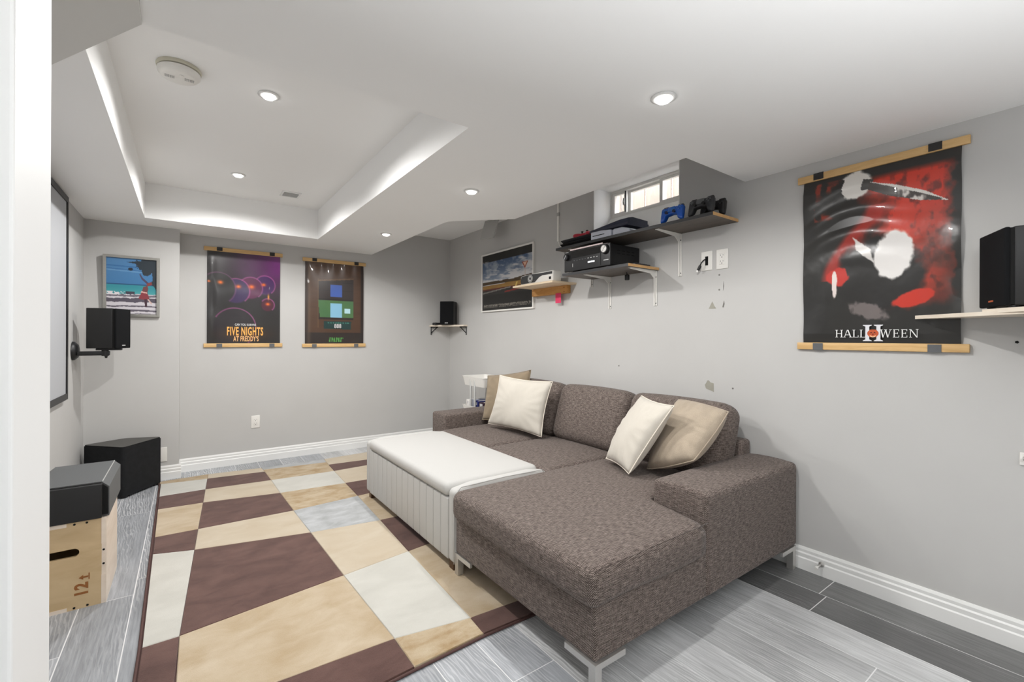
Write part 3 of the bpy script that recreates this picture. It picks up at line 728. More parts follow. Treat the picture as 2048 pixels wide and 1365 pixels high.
# serif title, drawn stroke by stroke
def glyphs():
    H, t, s = 1.0, .14, .07
    def bar(x0, x1, z0, z1): return [(x0, z0), (x1, z0), (x1, z1), (x0, z1)]
    def serif(x, z, w=.34): return bar(x-w/2, x+w/2, z-(s if z > .5 else 0), z+(0 if z > .5 else s))
    def dg(x0, x1, w, z0=0, z1=1): return [(x0-w/2, z0), (x0+w/2, z0), (x1+w/2, z1), (x1-w/2, z1)]
    return {'H': (1.15, [bar(.18, .18+t, 0, 1), bar(.83, .83+t, 0, 1), bar(.3, .85, .46, .54), serif(.25, 0), serif(.25, 1), serif(.9, 0), serif(.9, 1)]),
            'A': (1.1, [dg(.12, .50, .08), dg(.95, .56, .16), bar(.26, .82, .30, .37), serif(.12, 0, .3), serif(.95, 0, .36)]),
            'L': (.9, [bar(.18, .18+t, 0, 1), serif(.25, 0), serif(.25, 1), bar(.2, .82, 0, s), bar(.75, .82, 0, .26)]),
            'W': (1.5, [dg(.40, .16, .15), dg(.40, .72, .07), dg(.98, .70, .15), dg(.98, 1.30, .07), serif(.16, 1), serif(.7, 1), serif(1.3, 1, .3)]),
            'E': (.95, [bar(.18, .18+t, 0, 1), bar(.1, .82, 0, s), bar(.1, .80, 1-s, 1), bar(.2, .66, .48, .55), bar(.75, .82, 0, .24), bar(.73, .80, .78, 1), bar(.60, .66, .40, .63)]),
            'N': (1.2, [bar(.2, .27, 0, 1), bar(.95, 1.02, 0, 1), dg(.98, .24, .15), serif(.235, 0, .3), serif(.2, 1, .26), serif(.985, 1, .3)])}
G = glyphs()
def word(s, y, z, h, sx):
    out_ = []; k = 0.0
    for ch in s:
        w_, ps = G[ch]
        for p in ps:
            q = [(y-(k+a*h*sx), z+b*h) for a, b in p][::-1]; out_.append(prism(q, XR-.0205-.0002*random.random(), XR-.0195, 'x'))
        k += w_*h*sx
    return join(*out_), k
h_ = .0365
ga, ka = word('HALL', .870, 1.2077, h_, .86); gb, kb = word('WEEN', .692, 1.2077, h_, .82)
WT = plain('white_title', (232, 232, 230), .5); put('lettering', ga, WT, p3); put('lettering', gb, WT, p3)
NM = plain('white_numeral', (222, 222, 226), .5)
for y in (.739, .697):
    z0, z1 = 1.190, 1.2665
    put('numeral', prism([(y-.017, z0), (y+.017, z0), (y+.017, z0+.003), (y+.0075, z0+.008), (y+.0075, z1-.008), (y+.017, z1-.003), (y+.017, z1), (y-.017, z1), (y-.017, z1-.003), (y-.0075, z1-.008), (y-.0075, z0+.008), (y-.017, z0+.003)], XR-.0212, XR-.0206, 'x'), NM, p3)
pk = put('pumpkin_emblem', prism([(.7175+.0215*math.cos(t*math.pi/12), 1.2265+.020*math.sin(t*math.pi/12)*(1-.10*abs(math.sin(t*math.pi/4)))) for t in range(24)], XR-.0222, XR-.0214, 'x'), plain('pumpkin_orange', (190, 82, 38), .5, grain=.25, gscale=120), p3)
FM = plain('dark_rust', (84, 26, 16), .6)
for t in ([(.728, 1.228), (.720, 1.228), (.724, 1.234)], [(.715, 1.228), (.707, 1.228), (.711, 1.234)], [(.7205, 1.2205), (.7145, 1.2205), (.7175, 1.2255)]):
    put('pumpkin_eye', prism(t, XR-.0229, XR-.0224, 'x'), FM, pk)
put('pumpkin_grin', prism([(.730, 1.219), (.7175, 1.2125), (.705, 1.219), (.709, 1.2105), (.7175, 1.2075), (.726, 1.2105)], XR-.0229, XR-.0224, 'x'), plain('pale_peach', (236, 190, 150), .6), pk)

# framed road print
p4 = thing('framed_print', 'framed print of a desert road and yield sign behind the projector shelf', 'picture', (XR, 3.72, 1.46), 'framed pictures')
RY0, RY1, RZ0, RZ1 = 3.262, 4.165, 1.472, 2.090
A = Art(150, 110, .70); U, V = A.U, A.V; n1 = fbm(U*5, V*9, 3); n2 = fbm(U*9-V*12, V*30, 9)
A.C[:] = (30, 29, 27)
sky = (V > .13) & (V < .55); A.mixin(sky*1.0, (66, 88, 120)); A.mixin(sky*np.clip((V-.16)*2.4, 0, .75), (150, 158, 170))
A.mixin(sky*np.clip((n2-.42+(V-.30)*1.3+(U-.6)*.3)*4, 0, 1)*.9, (206, 204, 204)); A.mixin(sky*np.clip((fbm(U*7, V*7, 2)-.55)*6, 0, 1)*.5, (210, 208, 206))
hz = .50-.05*np.clip(U-.65, 0, 1)*2-.02*n1
A.mixin((V > hz) & (V < .545), (72, 56, 36)); g2 = (V > .535+.02*(1-U)) & (V < .64); A.mixin(g2*1.0, (162, 126, 66)); A.mixin(g2*n2*.5, (90, 60, 30))
A.mixin((V > .61) & (V < .66), (92, 44, 34)); A.mixin((V > .645)*1.0, (44, 42, 40))
A.mixin((V > .655-.10*U+.02) & (V < .665-.10*U+.03) & (U < .6), (120, 116, 110))
A.mixin(inpoly(U, V, [(.70, .56), (.73, .56), (.69, .66), (.67, .66)])*1.0, (206, 176, 96)); A.mixin(inpoly(U, V, [(.48, .685), (.75, .66), (.75, .685), (.48, .71)])*1.0, (120, 40, 34))
A.mixin((abs(U-.865) < .005) & (V > .34) & (V < .58), (190, 176, 170))
A.poly([(.80, .25), (.92, .25), (.86, .365)], (150, 66, 44)); A.poly([(.825, .262), (.895, .262), (.86, .33)], (226, 186, 160))
A.mixin((V > .725)*1.0, (30, 29, 27))
tx = (V > .885) & (V < .955) & (U > .03) & (U < .97) & (np.sin(V*380) > -.3); A.mixin(tx*(vnoise(U*150, np.floor(V*60), 4) > .35)*.75, (150, 144, 134))
tx = (V > .115) & (V < .135) & (U > .01) & (U < .13); A.mixin(tx*(vnoise(U*120, V*0+3, 4) > .4)*.8, (150, 150, 150))
sheet('print', A, lambda u, v, d: (XR-.012, RY1-.014-(RY1-RY0-.028)*u, RZ1-.014-(RZ1-RZ0-.028)*v), 'print_matte', p4)
put('frame', join(box(XR-.02, XR, RY0, RY0+.015, RZ0, RZ1), box(XR-.02, XR, RY1-.015, RY1, RZ0, RZ1), box(XR-.02, XR, RY0+.015, RY1-.015, RZ0, RZ0+.015), box(XR-.02, XR, RY0+.015, RY1-.015, RZ1-.015, RZ1)), 'steel_white', p4)
put('backing', box(XR-.010, XR-.001, RY0+.014, RY1-.014, RZ0+.014, RZ1-.014), 'dkgrey', p4)

# framed beach picture
p5 = thing('framed_print', 'silver framed beach picture of a player in red and a tree', 'picture', (-.35, BW, 1.36), 'framed pictures')
A = Art(110, 150, 1.4); U, V = A.U, A.V; n1 = fbm(U*6, V*8, 4); n2 = fbm(U*14, V*16, 6)
A.C[:] = (62, 116, 164); A.mixin(np.clip(1-V*2.2, 0, 1)*.5, (96, 140, 186)); A.mixin(((abs(V-.145-.02*U) < .012) | (abs(V-.20-.03*U) < .010))*.55, (40, 92, 146)); A.mixin((abs(V-.22-.03*U) < .012)*.5, (120, 164, 200))
sea = (V > .465) & (V < .64); A.mixin(sea*1.0, (50, 138, 150)); A.mixin(sea*np.clip((V-.52)*6, 0, 1), (84, 164, 164)); A.mixin((abs(V-.468) < .010)*1.0, (34, 78, 116))
sand = V > .635+.02*(n1-.5); A.mixin(sand*1.0, (206, 202, 208))
for v0, w_, a in ((.665, .018, .8), (.745, .038, 1), (.855, .012, .9), (.93, .016, .9), (.985, .006, .7)): A.mixin((abs(V-v0-.03*(n1-.5)) < w_*(.6+.8*n2))*a, (86, 80, 92))
A.mixin((abs(V-.62) < .03)*(U < .55)*(n2 > .52)*1.0, (62, 58, 72)); A.mixin((abs(V-.63) < .03)*(U < .55)*(n2 < .40)*1.0, (222, 218, 222))
tree = ((np.sqrt(((U-.86)/.24)**2+((V-.10)/.14)**2)+.9*(n2-.5) < 1) | inpoly(U, V, [(.38, .075), (.62, .045), (1, .02), (1, .12), (.62, .10)]) | (np.sqrt(((U-.78)/.10)**2+((V-.22)/.08)**2)+.6*(n2-.5) < 1) | (np.sqrt(((U-.97)/.08)**2+((V-.32)/.2)**2)+.8*(n2-.5) < 1))
A.mixin(tree*1.0, (40, 50, 58)); A.disc(.47, .195, .05, (34, 40, 52), .15, 1.25)
sk = (110, 62, 64)
A.poly([(.66, .26), (.71, .34), (.82, .42), (.79, .44), (.69, .37), (.64, .28)], (72, 66, 92)); A.poly([(.78, .44), (.88, .40), (.90, .45), (.80, .49)], (128, 58, 58)); A.poly([(.72, .50), (.80, .47), (.82, .53), (.80, .60), (.69, .58)], sk)
A.poly([(.69, .59), (.80, .60), (.84, .70), (.79, .74), (.62, .71)], (134, 54, 62)); A.poly([(.74, .72), (.80, .72), (.79, .86), (.75, .86)], (66, 44, 56)); A.poly([(.80, .72), (.83, .72), (.90, .79), (.88, .81)], (208, 180, 170)); A.poly([(.68, .575), (.80, .595), (.795, .615), (.67, .60)], (214, 170, 160))
bx0, bx1, bz0, bz1 = -.532, -.182, 1.358, 1.842
def slant(u, v, d): return (bx0+.016+(bx1-bx0-.032)*u, BW-.012-.02*(1-v), bz1-.016-(bz1-bz0-.032)*v)
sheet('print', A, slant, 'print_matte', p5)
def fr(x0, x1, z0, z1):
    v, f = box(x0, x1, -.026, 0, z0, z1)
    return [(x, BW+y-.020*(z-bz0)/(bz1-bz0), z) for x, y, z in v], f
put('frame', join(fr(bx0, bx0+.02, bz0, bz1), fr(bx1-.02, bx1, bz0, bz1), fr(bx0+.02, bx1-.02, bz0, bz0+.02), fr(bx0+.02, bx1-.02, bz1-.02, bz1)), 'silver', p5)
put('backing', fr(bx0+.012, bx1-.012, bz0+.012, bz1-.012) and ([(x, min(y+.016, BW-.0005), z) for x, y, z in fr(bx0+.012, bx1-.012, bz0+.012, bz1-.012)[0]], box(0, 1, 0, 1, 0, 1)[1]), 'dkgrey', p5)

# projection screen on the left wall
sc = thing('projection_screen', 'wide grey projection screen in a black frame at the left edge', 'screen', (XL, 3.0, .79))
put('screen_surface', box(XL+.012, XL+.02, 1.9, 4.0, .83, 2.055), 'screen', sc)
put('frame', join(box(XL, XL+.026, 4.0, 4.035, .792, 2.092), box(XL, XL+.026, 1.865, 1.9, .792, 2.092), box(XL, XL+.026, 1.9, 4.0, .792, .83), box(XL, XL+.026, 1.9, 4.0, 2.055, 2.092)), 'black', sc)

# ------------------------------------------------------------------ ceiling fittings
for i, (x, y, z) in enumerate(POTS[:5]):
    lab = ['recessed light in the raised ceiling tray nearest the smoke alarm', 'recessed light in the raised ceiling tray near the air vent', 'recessed light in the low ceiling between tray and shelves',
           'small recessed light in the low ceiling farthest from the camera', 'bright recessed light in the low ceiling above the chaise'][i]
    t = thing('ceiling_light', lab, 'light', (x, y, z), 'recessed ceiling lights')
    put('trim_ring', lathe([(.030, -.001), (.046, -.001), (.047, -.004), (.034, -.008), (.029, -.004)], 28, (x, y, z)), 'white', t, smooth='all')
    put('bulb', lathe([(.0295, -.001), (.0295, -.009), (.024, -.016), (.010, -.019)], 24, (x, y, z)), 'pot', t, smooth='all')
t = thing('smoke_alarm', 'round white smoke alarm on the raised ceiling', 'smoke alarm', (-.03, 2.45, HIGH))
put('base', lathe([(.080, 0), (.082, -.004), (.080, -.014), (.072, -.016)], 36, (-.03, 2.45, HIGH)), plain('aged_plastic', (206, 202, 184), .5), t, smooth=40)
put('cover', lathe([(.072, -.017), (.078, -.020), (.077, -.032), (.066, -.044), (.058, -.047)], 36, (-.03, 2.45, HIGH)), 'plastic_white', t, smooth=40)
for a, b in ((-.062, 2.45), (.008, 2.445)):
    put('sounder_slots', join(*[box(a-.018+k*.006, a-.015+k*.006, b-.010, b+.010, HIGH-.0490, HIGH-.0462) for k in range(6)]), 'ltgrey', t)
put('test_button', lathe([(.008, -.046), (.008, -.0495), (.006, -.0505)], 16, (-.022, 2.42, HIGH)), 'plastic_white', t, smooth=40)
t = thing('ceiling_vent', 'small square air vent set in the raised ceiling', 'vent', (.69, 4.08, HIGH))
put('frame', join(box(.62, .76, 4.00, 4.015, HIGH-.008, HIGH), box(.62, .76, 4.135, 4.15, HIGH-.008, HIGH), box(.62, .635, 4.015, 4.135, HIGH-.008, HIGH), box(.745, .76, 4.015, 4.135, HIGH-.008, HIGH)), 'white', t)
for k in range(6): put('slat', box(.637, .743, 4.02+k*.02, 4.032+k*.02, HIGH-.006, HIGH-.001), 'ltgrey', t)
t = thing('access_flap', 'grey access panel hanging open from the corner ceiling', 'panel', (2.45, 3.82, 2.2))
put('flap', xf(rbox(-.006, .006, -.13, .13, -.10, .10, .003), (2.46, 3.80, 2.285), (math.radians(6), math.radians(14), 0)), 'ltgrey', t, smooth=40)
put('hinge', box(2.47, 2.50, 3.70, 3.90, 2.372, 2.3895), 'ltgrey', t)

# ------------------------------------------------------------------ shelves on the right wall
def bracket(y, ztop, leg, reach):
    """pressed steel shelf bracket: arm under the board, leg down the wall, curved corner, in the x-z plane"""
    w_ = .013; t_ = .004; X = XR-.0015
    pts = [(X, ztop-leg), (X, ztop-.002), (X-reach, ztop-.002), (X-reach, ztop-.008), (X-.06, ztop-.022), (X-.022, ztop-.05), (X-.012, ztop-leg+.012), (X-.008, ztop-leg)]
    return join(box(X-.003, X, y-w_, y+w_, ztop-leg, ztop-.001), box(X-reach, X, y-w_, y+w_, ztop-.004, ztop-.001), prism(pts[::-1], y-.0022, y+.0022, 'y'))
GB = 'white steel shelf brackets'
us = thing('wall_shelf', 'long dark wall shelf holding game consoles below the window', 'shelf', (2.48, 2.0, 1.88), 'dark wall shelves')
put('board', box(2.348, XR-.001, 1.364, 2.665, 1.882, 1.900), 'shelf_dark', us)
put('front_edging', box(2.345, 2.348, 1.364, 2.665, 1.8815, 1.9005), 'shelf_front', us)
put('raw_end', box(2.346, XR-.001, 1.3625, 1.364, 1.8822, 1.8998), 'shelf_edge', us)
for y in (1.745, 2.535): put('bracket', bracket(y, 1.8815, .275, .245), 'steel_white', us)
for y, z in ((1.745, 1.84), (1.745, 1.625), (2.535, 1.625)): put('screw', lathe([(.004, 0), (.003, .002)], 8, (XR-.0045, y-.006, z), (0, -math.pi/2, 0)), 'dkgrey', us)
lsf = thing('wall_shelf', 'short dark wall shelf holding the audio receiver', 'shelf', (2.45, 2.2, 1.66), 'dark wall shelves')
put('board', box(2.298, XR-.001, 1.908, 2.535, 1.664, 1.682), 'shelf_dark', lsf)
put('front_edging', box(2.295, 2.298, 1.908, 2.535, 1.6635, 1.6825), 'shelf_front', lsf)
put('raw_end', box(2.296, XR-.001, 1.9065, 1.908, 1.6642, 1.6818), 'shelf_edge', lsf)
for y in (1.935, 2.345):
    put('bracket', bracket(y, 1.6635, .24, .27), 'steel_white', lsf)
    for z in (1.62, 1.44): put('screw', lathe([(.004, 0), (.003, .002)], 8, (XR-.0045, y-.006, z), (0, -math.pi/2, 0)), 'dkgrey', lsf)

rc = thing('audio_receiver', 'black audio receiver with two round knobs on the short shelf', 'receiver', (2.45, 2.28, 1.682))
put('chassis', rbox(2.312, 2.606, 2.066, 2.51, 1.694, 1.838, .004), 'black', rc, smooth=50)
put('front_panel', rbox(2.298, 2.313, 2.062, 2.514, 1.690, 1.842, .004), 'black', rc, smooth=50)
put('glass_window', box(2.2965, 2.299, 2.155, 2.44, 1.785, 1.832), plain('display_glass', (12, 12, 14), .12), rc)
put('divider', box(2.2962, 2.299, 2.146, 2.150, 1.70, 1.84), 'dark', rc)
for yk, zk, r_ in ((2.482, 1.797, .024), (2.103, 1.803, .033)):
    kb_ = put('knob', lathe([(r_, 0), (r_, .012), (r_*.9, .02), (.001, .021)], 28, (2.298, yk, zk), (0, -math.pi/2, 0)), 'black', rc, smooth=40)
    put('knob_face', lathe([(r_*.75, .0205), (r_*.7, .0222)], 24, (2.298, yk, zk), (0, -math.pi/2, 0)), 'chrome' if r_ > .03 else 'dkgrey', kb_, smooth=40)
    put('pointer', xf(box(-.0008, .0008, -.002, .002, -r_*.7, r_*.7), (2.2745, yk, zk), (math.radians(35), 0, 0)), 'label', kb_)
for k in range(9): put('button', box(2.2955, 2.299, 2.175+k*.028, 2.187+k*.028, 1.763, 1.767), 'label' if k < 4 else 'cup', rc)
put('display_text', join(*[box(2.2957, 2.299, a, b, 1.731, 1.741) for a, b in ((2.205, 2.222), (2.226, 2.243), (2.247, 2.268))]), 'display', rc)
put('side_strip', box(2.2955, 2.299, 2.42, 2.424, 1.72, 1.745), 'label', rc)
put('badge', box(2.2955, 2.299, 2.075, 2.12, 1.727, 1.732), 'label', rc)
put('badge', box(2.2955, 2.299, 2.468, 2.50, 1.832, 1.836), 'label', rc)
put('foil_label', box(2.30, 2.325, 2.09, 2.46, 1.8425, 1.8435), plain('pale_sticker', (228, 210, 210), .5, grain=.15, gscale=90), rc)
put('cover_strip', box(2.297, 2.2985, 2.13, 2.45, 1.843, 1.852), plain('pale_tape', (224, 206, 206), .5, grain=.25, gscale=120), rc)
for y in (2.10, 2.47):
    for x in (2.33, 2.57): put('foot', lathe([(.015, 0), (.015, .012)], 14, (x, y, 1.6822)), 'dkgrey' if y < 2.3 else 'plastic_white', rc)
put('side_vents', join(*[box(2.37+k*.05, 2.40+k*.05, 2.0645, 2.0665, 1.795, 1.80) for k in range(4)], *[box(2.37+k*.05, 2.40+k*.05, 2.0645, 2.0665, 1.775, 1.78) for k in range(4)]), 'dark', rc)
rm = thing('remote_control', 'dark remote lying beside the audio receiver', 'remote', (2.5, 1.97, 1.683))
put('body', rbox(2.40, 2.56, 1.935, 1.978, 1.6825, 1.700, .006), 'dkgrey', rm, smooth=50)
put('buttons', join(*[box(2.42+.02*k, 2.43+.02*k, 1.942+.012*j, 1.950+.012*j, 1.7, 1.7015) for k in range(6) for j in range(3)]), 'cup', rm)
pl = thing('cable_plug', 'small black plug dangling under the receiver shelf', 'plug', (2.45, 2.09, 1.60))
put('cord', tube([(2.5, 2.09, 1.662), (2.5, 2.088, 1.64)], .004), 'black', pl)
put('plug_body', rbox(2.488, 2.512, 2.072, 2.102, 1.605, 1.645, .006), 'black', pl, smooth=50)

# things on the upper shelf
ZT = 1.9008
c1 = thing('game_console', 'flat black slanted game console at the far shelf end', 'console', (2.48, 2.45, ZT), 'game consoles on the shelf')
def skew(x, y, z, u, v, w): return (x-.018*w, y, z)
put('lower_half', rbox(2.37, 2.60, 2.31, 2.63, ZT, ZT+.024, .003, 2, (1, 1, 1), skew), 'black', c1, smooth=40)
put('upper_half', rbox(2.368, 2.60, 2.325, 2.62, ZT+.027, ZT+.052, .003, 2, (1, 1, 1), skew), 'dkgrey', c1, smooth=40)
c2 = thing('game_console', 'pale white game console with disc slot under the navy box', 'console', (2.48, 2.13, ZT), 'game consoles on the shelf')
put('shell', rbox(2.362, 2.60, 2.115, 2.305, ZT, ZT+.058, .006, 3, (1, 4, 1), lambda x, y, z, u, v, w: (x, y, z-(.0 if w < 0 else .010*max(0, -v)))), 'console_white', c2, smooth=50)
put('shell_end', rbox(2.368, 2.60, 1.955, 2.110, ZT, ZT+.050, .014, 4, (1, 6, 1), lambda x, y, z, u, v, w: (x, y, ZT+(z-ZT)*(1-.45*max(0, -v)))), 'console_white', c2, smooth='all')
put('disc_slot', box(2.3605, 2.365, 2.175, 2.285, ZT+.025, ZT+.030), 'dark', c2)
c3 = thing('game_console', 'navy blue console with raised lid on top of the white one', 'console', (2.5, 2.17, ZT+.058), 'game consoles on the shelf')
put('case', prism([(2.375, ZT+.0585), (2.602, ZT+.0585), (2.602, ZT+.088), (2.47, ZT+.096), (2.385, ZT+.078)], 1.985, 2.335, 'y'), 'navy', c3)
put('lid', [(x, y, z) for x, y, z in ()] and None or prism([(2.387, ZT+.0785), (2.47, ZT+.0965), (2.60, ZT+.0885), (2.60, ZT+.114), (2.44, ZT+.118), (2.395, ZT+.108)], 1.992, 2.07, 'y'), 'navy', c3)
put('sloping_top', ([(2.387, 2.07, ZT+.078), (2.60, 2.07, ZT+.088), (2.60, 2.33, ZT+.088), (2.387, 2.33, ZT+.078), (2.395, 2.07, ZT+.108), (2.60, 2.07, ZT+.113), (2.60, 2.33, ZT+.0885), (2.387, 2.33, ZT+.0785)],
    [(0, 3, 2, 1), (4, 5, 6, 7), (0, 1, 5, 4), (1, 2, 6, 5), (2, 3, 7, 6), (3, 0, 4, 7)]), 'navy', c3)

def gamepad(name, label, loc, rot, mat, accent, stick, group='game controllers on the shelf'):
    """pad with two grips; local x = width, local z = front face, local y = up towards the bumpers"""
    t = thing(name, label, 'controller', loc, group)
    def L(g): return xf(g, loc, rot)
    body = []
    V, F = rbox(-.076, .076, -.05, .03, -.021, .021, .017, 4, (18, 8, 2))
    V2 = []
    for x, y, z in V:
        a = min(1, abs(x)/.076)
        if y < 0:
            y = y*(1.0 if a > .55 else .42+.25*a)                    # crotch between the grips
            if a > .5: y -= .022*(a-.5)/.5; x *= 1+.05*(a-.5)
        z *= 1-.25*max(0, -y/.07)
        if y > .02: y -= .006*(1-a)
        V2.append((x, y, z))
    put('shell', L((V2, F)), mat, t, smooth='all')
    put('centre_panel', L(rbox(-.024, .024, -.008, .022, .018, .0225, .003)), accent, t, smooth=50)
    for sx in (-1, 1):
        put('thumbstick', L(lathe([(.006, .018), (.006, .028), (.010, .030), (.010, .034), (.006, .0345)], 16, (sx*.026, -.014, 0))), stick, t, smooth=40)
        put('shoulder_button', L(rbox(sx*.05-.018, sx*.05+.018, .024, .036, -.012, .006, .004)), stick, t, smooth=50)
    put('button_cluster', L(join(*[lathe([(.005, .019), (.005, .024)], 10, (.052+a, .008+b, 0)) for a, b in ((.010, 0), (-.010, 0), (0, .010), (0, -.010))])), accent, t)
    put('direction_pad', L(join(box(-.062, -.042, .005, .011, .019, .0235), box(-.055, -.049, -.002, .018, .019, .0235))), accent, t)
    return t
stand = (math.radians(78), 0, -math.pi/2)
gamepad('game_controller', 'shiny blue controller standing upright on the long shelf', (2.405, 1.655, ZT+.0735), stand, 'blue', plain('bright_blue', (54, 110, 190), .3), 'navy')
gamepad('game_controller', 'dark grey controller at the shelf end, in front', (2.40, 1.462, ZT+.0735), stand, 'dkgrey', 'cup', 'black')
gamepad('game_controller', 'black controller at the shelf end, behind the grey one', (2.50, 1.45, ZT+.0735), stand, 'black', 'dkgrey', 'black')
gamepad('game_controller', 'red and black controller lying on the flat black console', (2.45, 2.44, ZT+.052+.0225), (0, 0, -math.pi/2), 'red', 'paper', 'black')

# white conduit above the shelf
t = thing('wire_conduit', 'white surface wire channel running from ceiling to shelf', 'conduit', (XR, 2.93, 2.03))
put('channel', rbox(XR-.013, XR, 2.922, 2.944, 2.035, HIGH+.014, .003), 'plastic_white', t, smooth=50)
put('coupling', rbox(XR-.016, XR, 2.918, 2.948, 2.255, 2.285, .003), 'ltgrey', t, smooth=50)
put('end_cable', tube([(XR-.006, 2.93, 2.04), (XR-.012, 2.91, 2.00), (XR-.02, 2.87, 1.97)], .004), 'plastic_white', t, smooth='all')

# projector shelf
ps = thing('wall_shelf', 'small pale wooden shelf on a pine block holding the projector', 'shelf', (2.48, 2.98, 1.58))
put('board', box(2.352, XR-.0005, 2.712, 3.248, 1.642, 1.657), 'shelf_pale', ps)
put('support_block', rbox(2.572, XR-.0005, 2.782, 3.252, 1.576, 1.6418, .002), 'block', ps)
for y in (2.81, 2.825, 3.225, 3.24):
    for z in (1.59, 1.625): put('screw', lathe([(.004, 0), (.003, .002)], 8, (2.5722, y, z), (0, -math.pi/2, 0)), 'burn', ps)
pj = thing('projector', 'white and black projector with round lens on the pale shelf', 'projector', (2.48, 2.99, 1.657))
put('housing', rbox(2.405, 2.50, 2.768, 3.205, 1.663, 1.752, .012, 4, (3, 8, 2), lambda x, y, z, u, v, w: (x, y, z-(.010*max(0, v)**2 if w > 0 else 0))), 'plastic_white', pj, smooth=50)
put('front_mask', prism([(3.19, 1.672), (3.198, 1.700), (3.185, 1.736), (3.06, 1.746), (2.95, 1.742), (2.776, 1.742), (2.776, 1.722), (2.90, 1.722), (2.94, 1.712), (2.975, 1.690), (3.0, 1.674)][::-1], 2.4015, 2.4065, 'x'), 'black', pj)
ln_ = put('lens_ring', lathe([(.033, 0), (.034, .004), (.032, .007), (.030, .006)], 32, (2.402, 3.055, 1.708), (0, -math.pi/2, 0)), 'ltgrey', pj, smooth=40)
put('lens_barrel', lathe([(.030, .0), (.028, .006), (.020, .003), (.001, .0035)], 28, (2.401, 3.055, 1.708), (0, -math.pi/2, 0)), 'black', ln_, smooth=40)
put('lens_glass', lathe([(.012, .004), (.009, .008), (.001, .010)], 20, (2.400, 3.055, 1.708), (0, -math.pi/2, 0)), plain('lens_coating', (60, 60, 66), .05, coat=1), ln_, smooth='all')
put('socket', box(2.4035, 2.4065, 2.79, 2.815, 1.680, 1.702), 'dark', pj)
put('foot_rim', rbox(2.41, 2.58, 2.79, 3.22, 1.6575, 1.664, .003), 'plastic_white', pj, smooth=50)
t = put('sticky_note', rbox(2.5695, 2.5705, 2.852, 2.922, 1.497, 1.582, .0004, 1), 'pink'); t['label'] = 'bright pink sticky note hanging under the projector shelf'; t['category'] = 'note'

# electrical plates
def plate(name, label, y, z, kind, wall='R', x=None, group='wall outlets'):
    w_, h_ = .074, .119
    if wall == 'R':
        loc = (XR, y, z); rot = RX
    else:
        loc = (x, y, z); rot = RYB
    t = thing(name, label, 'outlet', loc, group)
    def L(g): return xf(g, loc, rot)
    put('cover_plate', L(rbox(-w_/2, w_/2, -h_/2, h_/2, 0, .006, .003, 3)), 'plastic_white', t, smooth=50)
    if kind == 'duplex':
        put('insert', L(rbox(-.017, .017, -.034, .034, .005, .008, .002)), 'plastic_white', t, smooth=50)
        for s in (-.018, .018):
            put('socket_slots', L(join(box(-.0085, -.0065, s+.001, s+.009, .0078, .0086), box(.0065, .0085, s+.001, s+.009, .0078, .0086), box(-.0025, .0025, s-.010, s-.005, .0078, .0086))), 'dkgrey', t)
    elif kind == 'cable':
        put('cable_opening', L(rbox(-.010, .010, -.028, .028, .004, .0075, .002)), 'dark', t)
        put('cable', tube([L(([p], []))[0][0] for p in ((.0, .012, .008), (-.010, .004, .022), (-.022, -.014, .03), (-.030, -.030, .03))], .004), 'black', t, smooth='all')
        put('connector', L(xf(rbox(-.008, .008, -.018, .012, -.006, .006, .003), (-.034, -.040, .03), (0, 0, -.5))), 'black', t, smooth=50)
        put('connector_tip', L(xf(box(-.006, .006, -.010, 0, -.003, .003), (-.045, -.056, .03), (0, 0, -.5))), 'chrome', t)
    return t
plate('wall_outlet', 'white wall plate with a black cable hanging from its slot', 1.557, 1.680, 'cable')
plate('wall_outlet', 'white double outlet beside the cable plate on the right wall', 1.458, 1.679, 'duplex')
plate('wall_outlet', 'white double outlet low on the back wall below the dark poster', YB, .386, 'duplex', 'B', .537)
plate('wall_outlet', 'white blank plate beside the black subwoofer near the baseboard', BW, .212, 'blank', 'B', -.167)
t = thing('door_stop', 'small metal spring door stop on the right baseboard', 'door stop', (XR-.015, .925, .062))
put('base', lathe([(.013, 0), (.012, .006), (.006, .009)], 16, (XR-.014, .925, .062), (0, -math.pi/2, 0)), 'chrome', t, smooth=40)
put('rod', tube([(XR-.022, .925, .062), (XR-.06, .93, .056)], .0055, 10), 'chrome', t, smooth='all')
put('tip', xf(lathe([(.008, -.006), (.009, 0), (.008, .008)], 14), (XR-.064, .9305, .0555), (0, -math.pi/2-.1, 0)), 'plastic_white', t, smooth=40)
t = thing('wall_hook', 'small white wall hook at the right edge of the photo', 'hook', (XR, .245, .735))
put('plate', rbox(XR-.006, XR, .228, .262, .715, .765, .003), 'plastic_white', t, smooth=50)
put('hook', tube([(XR-.006, .245, .745), (XR-.028, .245, .742), (XR-.034, .245, .752)], .006), 'chrome', t, smooth='all')

